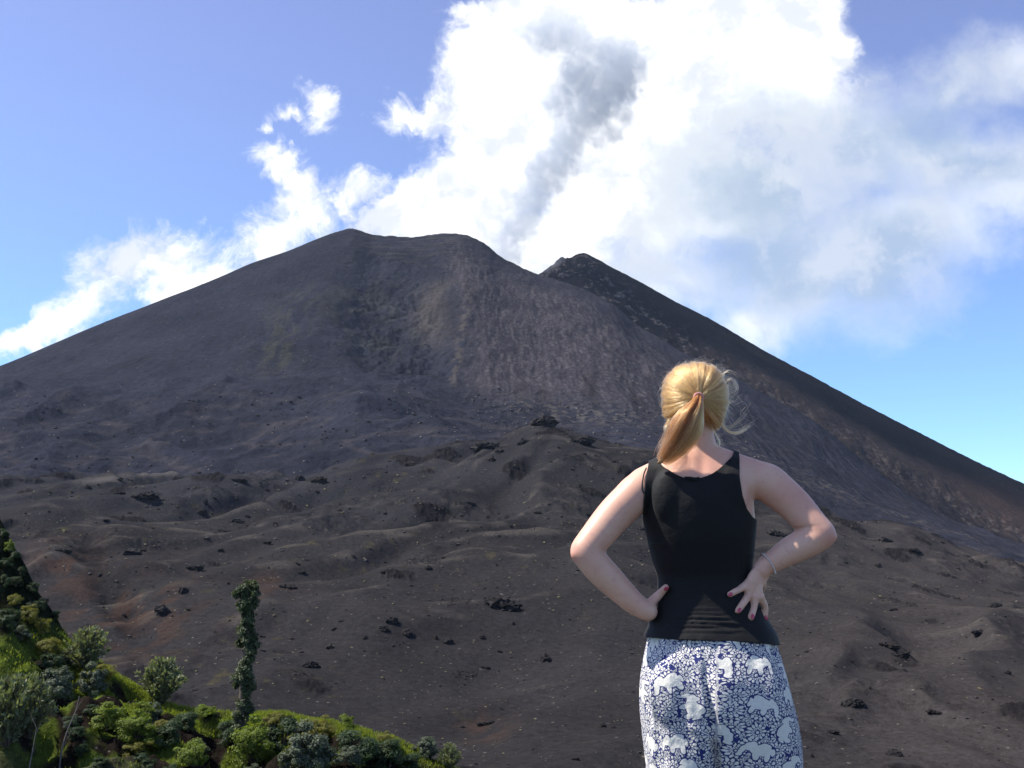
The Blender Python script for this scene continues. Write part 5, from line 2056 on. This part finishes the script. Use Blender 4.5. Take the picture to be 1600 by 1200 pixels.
shrubs = [
    (136, 1044, 78, 66, 'F', "grey green feathery shrub on the bank's crest under the reddish gully"),
    (250, 1100, 84, 74, 'F', "pale feathery shrub alone on the crest between the bank and the column tree"),
    (10, 1165, 90, 110, 'F', "tall feathery shrub in the bottom corner of the bank"),
    (44, 1150, 80, 96, 'F', "feathery olive shrub beside the tall one in the bottom corner"),
    (86, 1098, 74, 72, 'K', "grey leaved shrub below the feathery shrub on the crest"),
    (142, 1082, 56, 56, 'K', "small grey leaved shrub at the top of the pale bare sapling"),
    (22, 945, 26, 24, 'Y', "yellow green tuft shrub highest on the dark hill's edge"),
    (46, 972, 34, 34, 'Y', "yellow green shrub second down the dark hill's edge"),
    (64, 990, 36, 30, 'Y', "yellow green shrub third down the dark hill's edge"),
    (14, 862, 22, 22, 'G', "little green shrub alone on the dark shaded slope"),
    (8, 915, 22, 22, 'D', "little dark shrub under the one on the shaded slope"),
    (165, 1140, 74, 48, 'G', "bright green low shrub below the small grey leaved shrub"),
    (215, 1150, 66, 44, 'G', "bright green mounded shrub in the middle of the bank"),
    (262, 1165, 60, 48, 'D', "dark green mounded shrub under the lone feathery shrub"),
    (300, 1198, 62, 50, 'G', "bright green bushy shrub at the foot of the bank"),
    (215, 1180, 60, 30, 'Y', "yellow green shrub low down in the bank's shade"),
    (238, 1120, 40, 30, 'K', "small grey shrub on the soil beneath the lone feathery shrub"),
    (292, 1140, 46, 34, 'D', "dark low shrub on the bank left of the column tree"),
    (318, 1118, 40, 20, 'G', "flat green shrub on the crest left of the column tree"),
    (396, 1192, 76, 80, 'G', "bright green round shrub right at the foot of the column tree"),
    (440, 1172, 74, 62, 'D', "dark rounded shrub right of the bright one under the column tree"),
    (478, 1205, 96, 92, 'K', "large grey green shrub at the bottom right of the column tree"),
    (540, 1138, 30, 26, 'G', "single round bright shrub on the crest right of the column tree"),
    (500, 1152, 66, 38, 'Y', "yellow green low shrub under the crest right of the column tree"),
    (556, 1186, 82, 56, 'D', "dark brownish shrub under the single round shrub"),
    (606, 1200, 70, 52, 'D', "dark shrub at the bottom between round shrub and crest end"),
    (604, 1166, 44, 26, 'Y', "yellowish low shrub near the bank's lower end"),
    (668, 1184, 46, 42, 'K', "grey green shrub left of two at the end of the bank"),
    (702, 1202, 42, 40, 'F', "feathery shrub rightmost at the end of the bank"),
    (355, 1160, 44, 40, 'D', "dark shrub hugging the left foot of the column tree"),
    (430, 1130, 40, 24, 'Y', "yellow green low shrub on the crest right beside the column tree"),
]
for s in shrubs:
    shrub(*s)
for i, (px, py, w) in enumerate(((6, 838, 22), (22, 872, 26), (34, 898, 24), (50, 925, 28), (66, 948, 24), (24, 915, 26), (84, 968, 26), (10, 885, 24))):
    shrub(px, py, w, w * .7, 'D', "small dark shrub clinging to the black shaded slope", group="dark shrubs on the shaded slope")
k = 0
while k < 40:
    px = pv.uniform(-20, 700)
    top = float(bank_py(px))
    py = top + pv.uniform(8, 190)
    if py > 1215 or py < 950:
        continue
    kind = "GDKDYD"[pv.randint(6)]
    w = pv.uniform(24, 58)
    lab = {'G': "low bright green shrub in the dense cover of the bank", 'D': "low dark green shrub in the dense cover of the bank",
           'K': "low grey green shrub in the dense cover of the bank", 'Y': "low yellow green shrub in the dense cover of the bank"}[kind]
    shrub(px, py, w, w * pv.uniform(.5, .8), kind, lab, group={'G': "bright shrubs filling the bank", 'D': "dark shrubs filling the bank", 'K': "grey shrubs filling the bank", 'Y': "yellowish shrubs filling the bank"}[kind])
    k += 1

# column tree: a bare trunk wrapped in climbing leaves
p = bank_point(378, 1146)
tree = empty("column_tree", p)
tag(tree, "tall narrow tree wrapped in leafy clumps on the bank's crest", "tree")
sc = p.y / F


def rel(px, py):
    q = at(px, py, p.y)
    return np.array((q.x - p.x, 0.0, q.z - p.z))


axis = [rel(376, 1150), rel(378, 1110), rel(381, 1060), rel(385, 1010), rel(387, 960), rel(388, 915)]
tk = tube(axis, [.16, .15, .13, .11, .09, .05], n=4, K=10)
mesh_np("trunk", *tk, bark_m, tree)
r = np.random.RandomState(77)
VV, QQ, o = [], [], 0
for (px, py, rw, rh) in ((378, 926, 15, 20), (396, 924, 9, 16), (383, 944, 14, 14), (388, 964, 11, 13), (384, 984, 15, 16), (382, 1004, 20, 17), (393, 1012, 17, 15), (388, 1029, 8, 9), (381, 1048, 17, 14),
                         (378, 1064, 22, 16), (386, 1078, 14, 11), (380, 1099, 11, 13), (385, 1112, 13, 16), (374, 1124, 15, 20), (372, 1142, 15, 18), (395, 1002, 11, 18), (393, 942, 9, 12)):
    c = rel(px, py)
    V, Q = clump_crown(17, 100, rw * .86 * sc, rw * .86 * sc, rh * sc, 0, 5.2 * sc, .095, r, .4)
    VV.append(V + c)
    QQ.append(Q + o)
    o += len(V)
mesh_np("crown", np.concatenate(VV), np.concatenate(QQ), LM['B'], tree, smooth=False)

# bare saplings
for (pts, r0, lab) in ((((93, 1200), (97, 1170), (106, 1140), (118, 1112), (124, 1088)), .032, "thin pale bare sapling leaning right on the bank"),
                       (((46, 1200), (50, 1178), (55, 1150), (57, 1138)), .022, "thin bare sapling left of the pale leaning one")):
    b = bank_point(pts[0][0], min(pts[0][1], 1225))
    b.y -= .6
    q = [A3(a, c, b.y) for a, c in pts]
    base = q[0] - [0, 0, .4]
    e = empty("bare_sapling", base)
    tag(e, lab, "sapling")
    mesh_np("trunk", *[(v - base if i == 0 else v) for i, v in enumerate(tube([base] + q, np.linspace(r0, r0 * .35, len(q) + 1), n=5, K=7))], pbark_m, e)
    for j in range(3):
        s_ = q[1 + j % (len(q) - 1)] - base
        d_ = pv.normal(size=3) * .28
        d_[2] = abs(d_[2]) + .18
        mesh_np("twig", *tube([s_, s_ + d_ * .6, s_ + d_], [r0 * .3, r0 * .22, r0 * .12], n=3, K=5), pbark_m, e)

# grass and moss over the bank
r = np.random.RandomState(33)
n = 90000
px = r.uniform(-30, 730, n)
cyy = CRESTY(px)
yy = cyy - np.abs(r.normal(0, 1, n)) ** 1.0 * 4.5 + .5
u_ = (px - 800) / F
x_ = u_ * yy * 1.0
z_ = HILL.z(x_, yy)
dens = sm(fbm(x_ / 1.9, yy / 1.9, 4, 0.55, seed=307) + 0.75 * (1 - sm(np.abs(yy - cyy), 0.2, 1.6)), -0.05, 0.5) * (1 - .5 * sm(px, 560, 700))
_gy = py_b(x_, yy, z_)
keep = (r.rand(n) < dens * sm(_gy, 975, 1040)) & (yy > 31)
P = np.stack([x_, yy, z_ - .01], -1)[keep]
nk_ = len(P)
D = r.normal(0, .45, (nk_, 3))
D[:, 2] = 1.0
D /= np.linalg.norm(D, axis=1)[:, None]
S = np.cross(D, r.normal(size=(nk_, 3)))
S /= np.linalg.norm(S, axis=1)[:, None]
L = r.uniform(.05, .17, (nk_, 1))
W = r.uniform(.010, .022, (nk_, 1))
V = np.stack([P - S * W, P + S * W, P + D * L + S * W * .3, P + D * L - S * W * .3], 1).reshape(-1, 3)
o = mesh_np("grass", V, np.arange(len(V)).reshape(-1, 4), leaf_material("grass_blade", (0.12, 0.165, 0.018), (0.21, 0.225, 0.040), .5), smooth=False)
tag(o, "short bright grass along the crest and hollows of the bank", "grass", kind="stuff")
# ------------------------------------------------------------------ ash plume, steam and the air
def blob_volume(name, blobs, Y, density, color, label, cat, nscale, namp, edge, vox, aniso=0.0):
    pts = []
    sc_ = Y / F
    for (px, py, r_, dy) in blobs:
        c = A3(px, py, Y + dy)
        pts.append((c, r_ * sc_))
    V, Q = remesh([ball(c, rr * 1.9, nu=16, nv=12) for c, rr in pts], vox)
    ob = mesh_np(name, V, Q)
    m = bpy.data.materials.new(name)
    m.use_nodes = True
    m.node_tree.nodes.clear()
    N = NT(m.node_tree)
    out = N.node('ShaderNodeOutputMaterial')
    pv_ = N.node('ShaderNodeVolumePrincipled')
    pv_.inputs['Color'].default_value = (*color, 1)
    pv_.inputs['Anisotropy'].default_value = aniso
    g = N.node('ShaderNodeNewGeometry').outputs['Position']
    n1 = N.noise(g, nscale, 5.0, 0.6, color=True)
    q = N.vm('ADD', g, N.vm('SCALE', N.vm('SUBTRACT', n1, (.5, .5, .5)), s=26.0 * sc_))
    acc = None
    for c, rr in pts:
        d = N.m('DIVIDE', N.vm('DISTANCE', q, tuple(c)), rr * 1.22)
        f = N.m('SUBTRACT', 1.0, d)
        acc = f if acc is None else N.m('SMOOTH_MAX', acc, f, .2)
    n2 = N.m('SUBTRACT', N.noise(g, nscale * 2.3, 5.0, 0.62), .5)
    f = N.m('ADD', acc, N.m('MULTIPLY', n2, namp))
    N.link(N.m('MULTIPLY', N.sstep(f, edge[0], edge[1]), density), pv_.inputs['Density'])
    N.link(pv_.outputs[0], out.inputs['Volume'])
    ob.data.materials.append(m)
    m.cycles.volume_step_rate = 2.0
    tag(ob, label, cat, kind="stuff")
    return ob


PLUME = [(774, 410, 27, 0), (782, 400, 29, 0), (790, 384, 29, 0), (803, 362, 29, 0), (817, 340, 30, 0), (833, 312, 32, 0), (849, 284, 34, 0), (868, 258, 38, -10), (838, 262, 24, 10),
         (884, 222, 36, 0), (908, 188, 38, 0), (936, 160, 42, 0), (962, 128, 44, -10), (978, 98, 38, 0), (950, 82, 30, 0), (905, 120, 38, 10), (872, 156, 30, 10), (848, 60, 30, 0),
         (812, 50, 18, 0), (884, 58, 28, 0), (918, 74, 22, 0), (980, 180, 20, 0), (958, 206, 22, 0), (932, 222, 20, 0), (1002, 84, 16, 0), (862, 40, 16, 0)]
blob_volume("smoke_plume", PLUME, 1420.0, 0.038, (0.70, 0.745, 0.80), "dark grey ash plume curling up from the crater against white cloud", "smoke", 0.030, 2.0, (0.0, 0.55), 9.0)
STEAM = [(880, 390, 17, 0), (866, 402, 19, 0), (850, 412, 20, 0), (893, 382, 13, 0), (908, 374, 11, 0), (834, 414, 18, 0)]
blob_volume("steam", STEAM, 1440.0, 0.012, (0.93, 0.94, 0.96), "thin white steam drifting off the rear cone's broken rim", "steam", 0.05, 1.3, (0.1, 0.9), 5.0)

bm = bmesh.new()
bmesh.ops.create_cube(bm, size=1.0)
me = bpy.data.meshes.new("haze")
bm.to_mesh(me)
bm.free()
haze = bpy.data.objects.new("haze", me)
COL.objects.link(haze)
HZ0, HZ1 = -82.0, 960.0
haze.location = (0, 500, (HZ0 + HZ1) / 2)
haze.scale = (5600, 3600, HZ1 - HZ0)
m = bpy.data.materials.new("haze")
m.use_nodes = True
m.node_tree.nodes.clear()
N = NT(m.node_tree)
out = N.node('ShaderNodeOutputMaterial')
hv = N.node('ShaderNodeVolumePrincipled')
hv.inputs['Color'].default_value = (0.62, 0.76, 1.0, 1)
hv.inputs['Density'].default_value = 0.000032
hv.inputs['Anisotropy'].default_value = 0.2
N.link(hv.outputs[0], out.inputs['Volume'])
me.materials.append(m)
tag(haze, "thin blue mountain air around the volcano", "haze", kind="stuff")
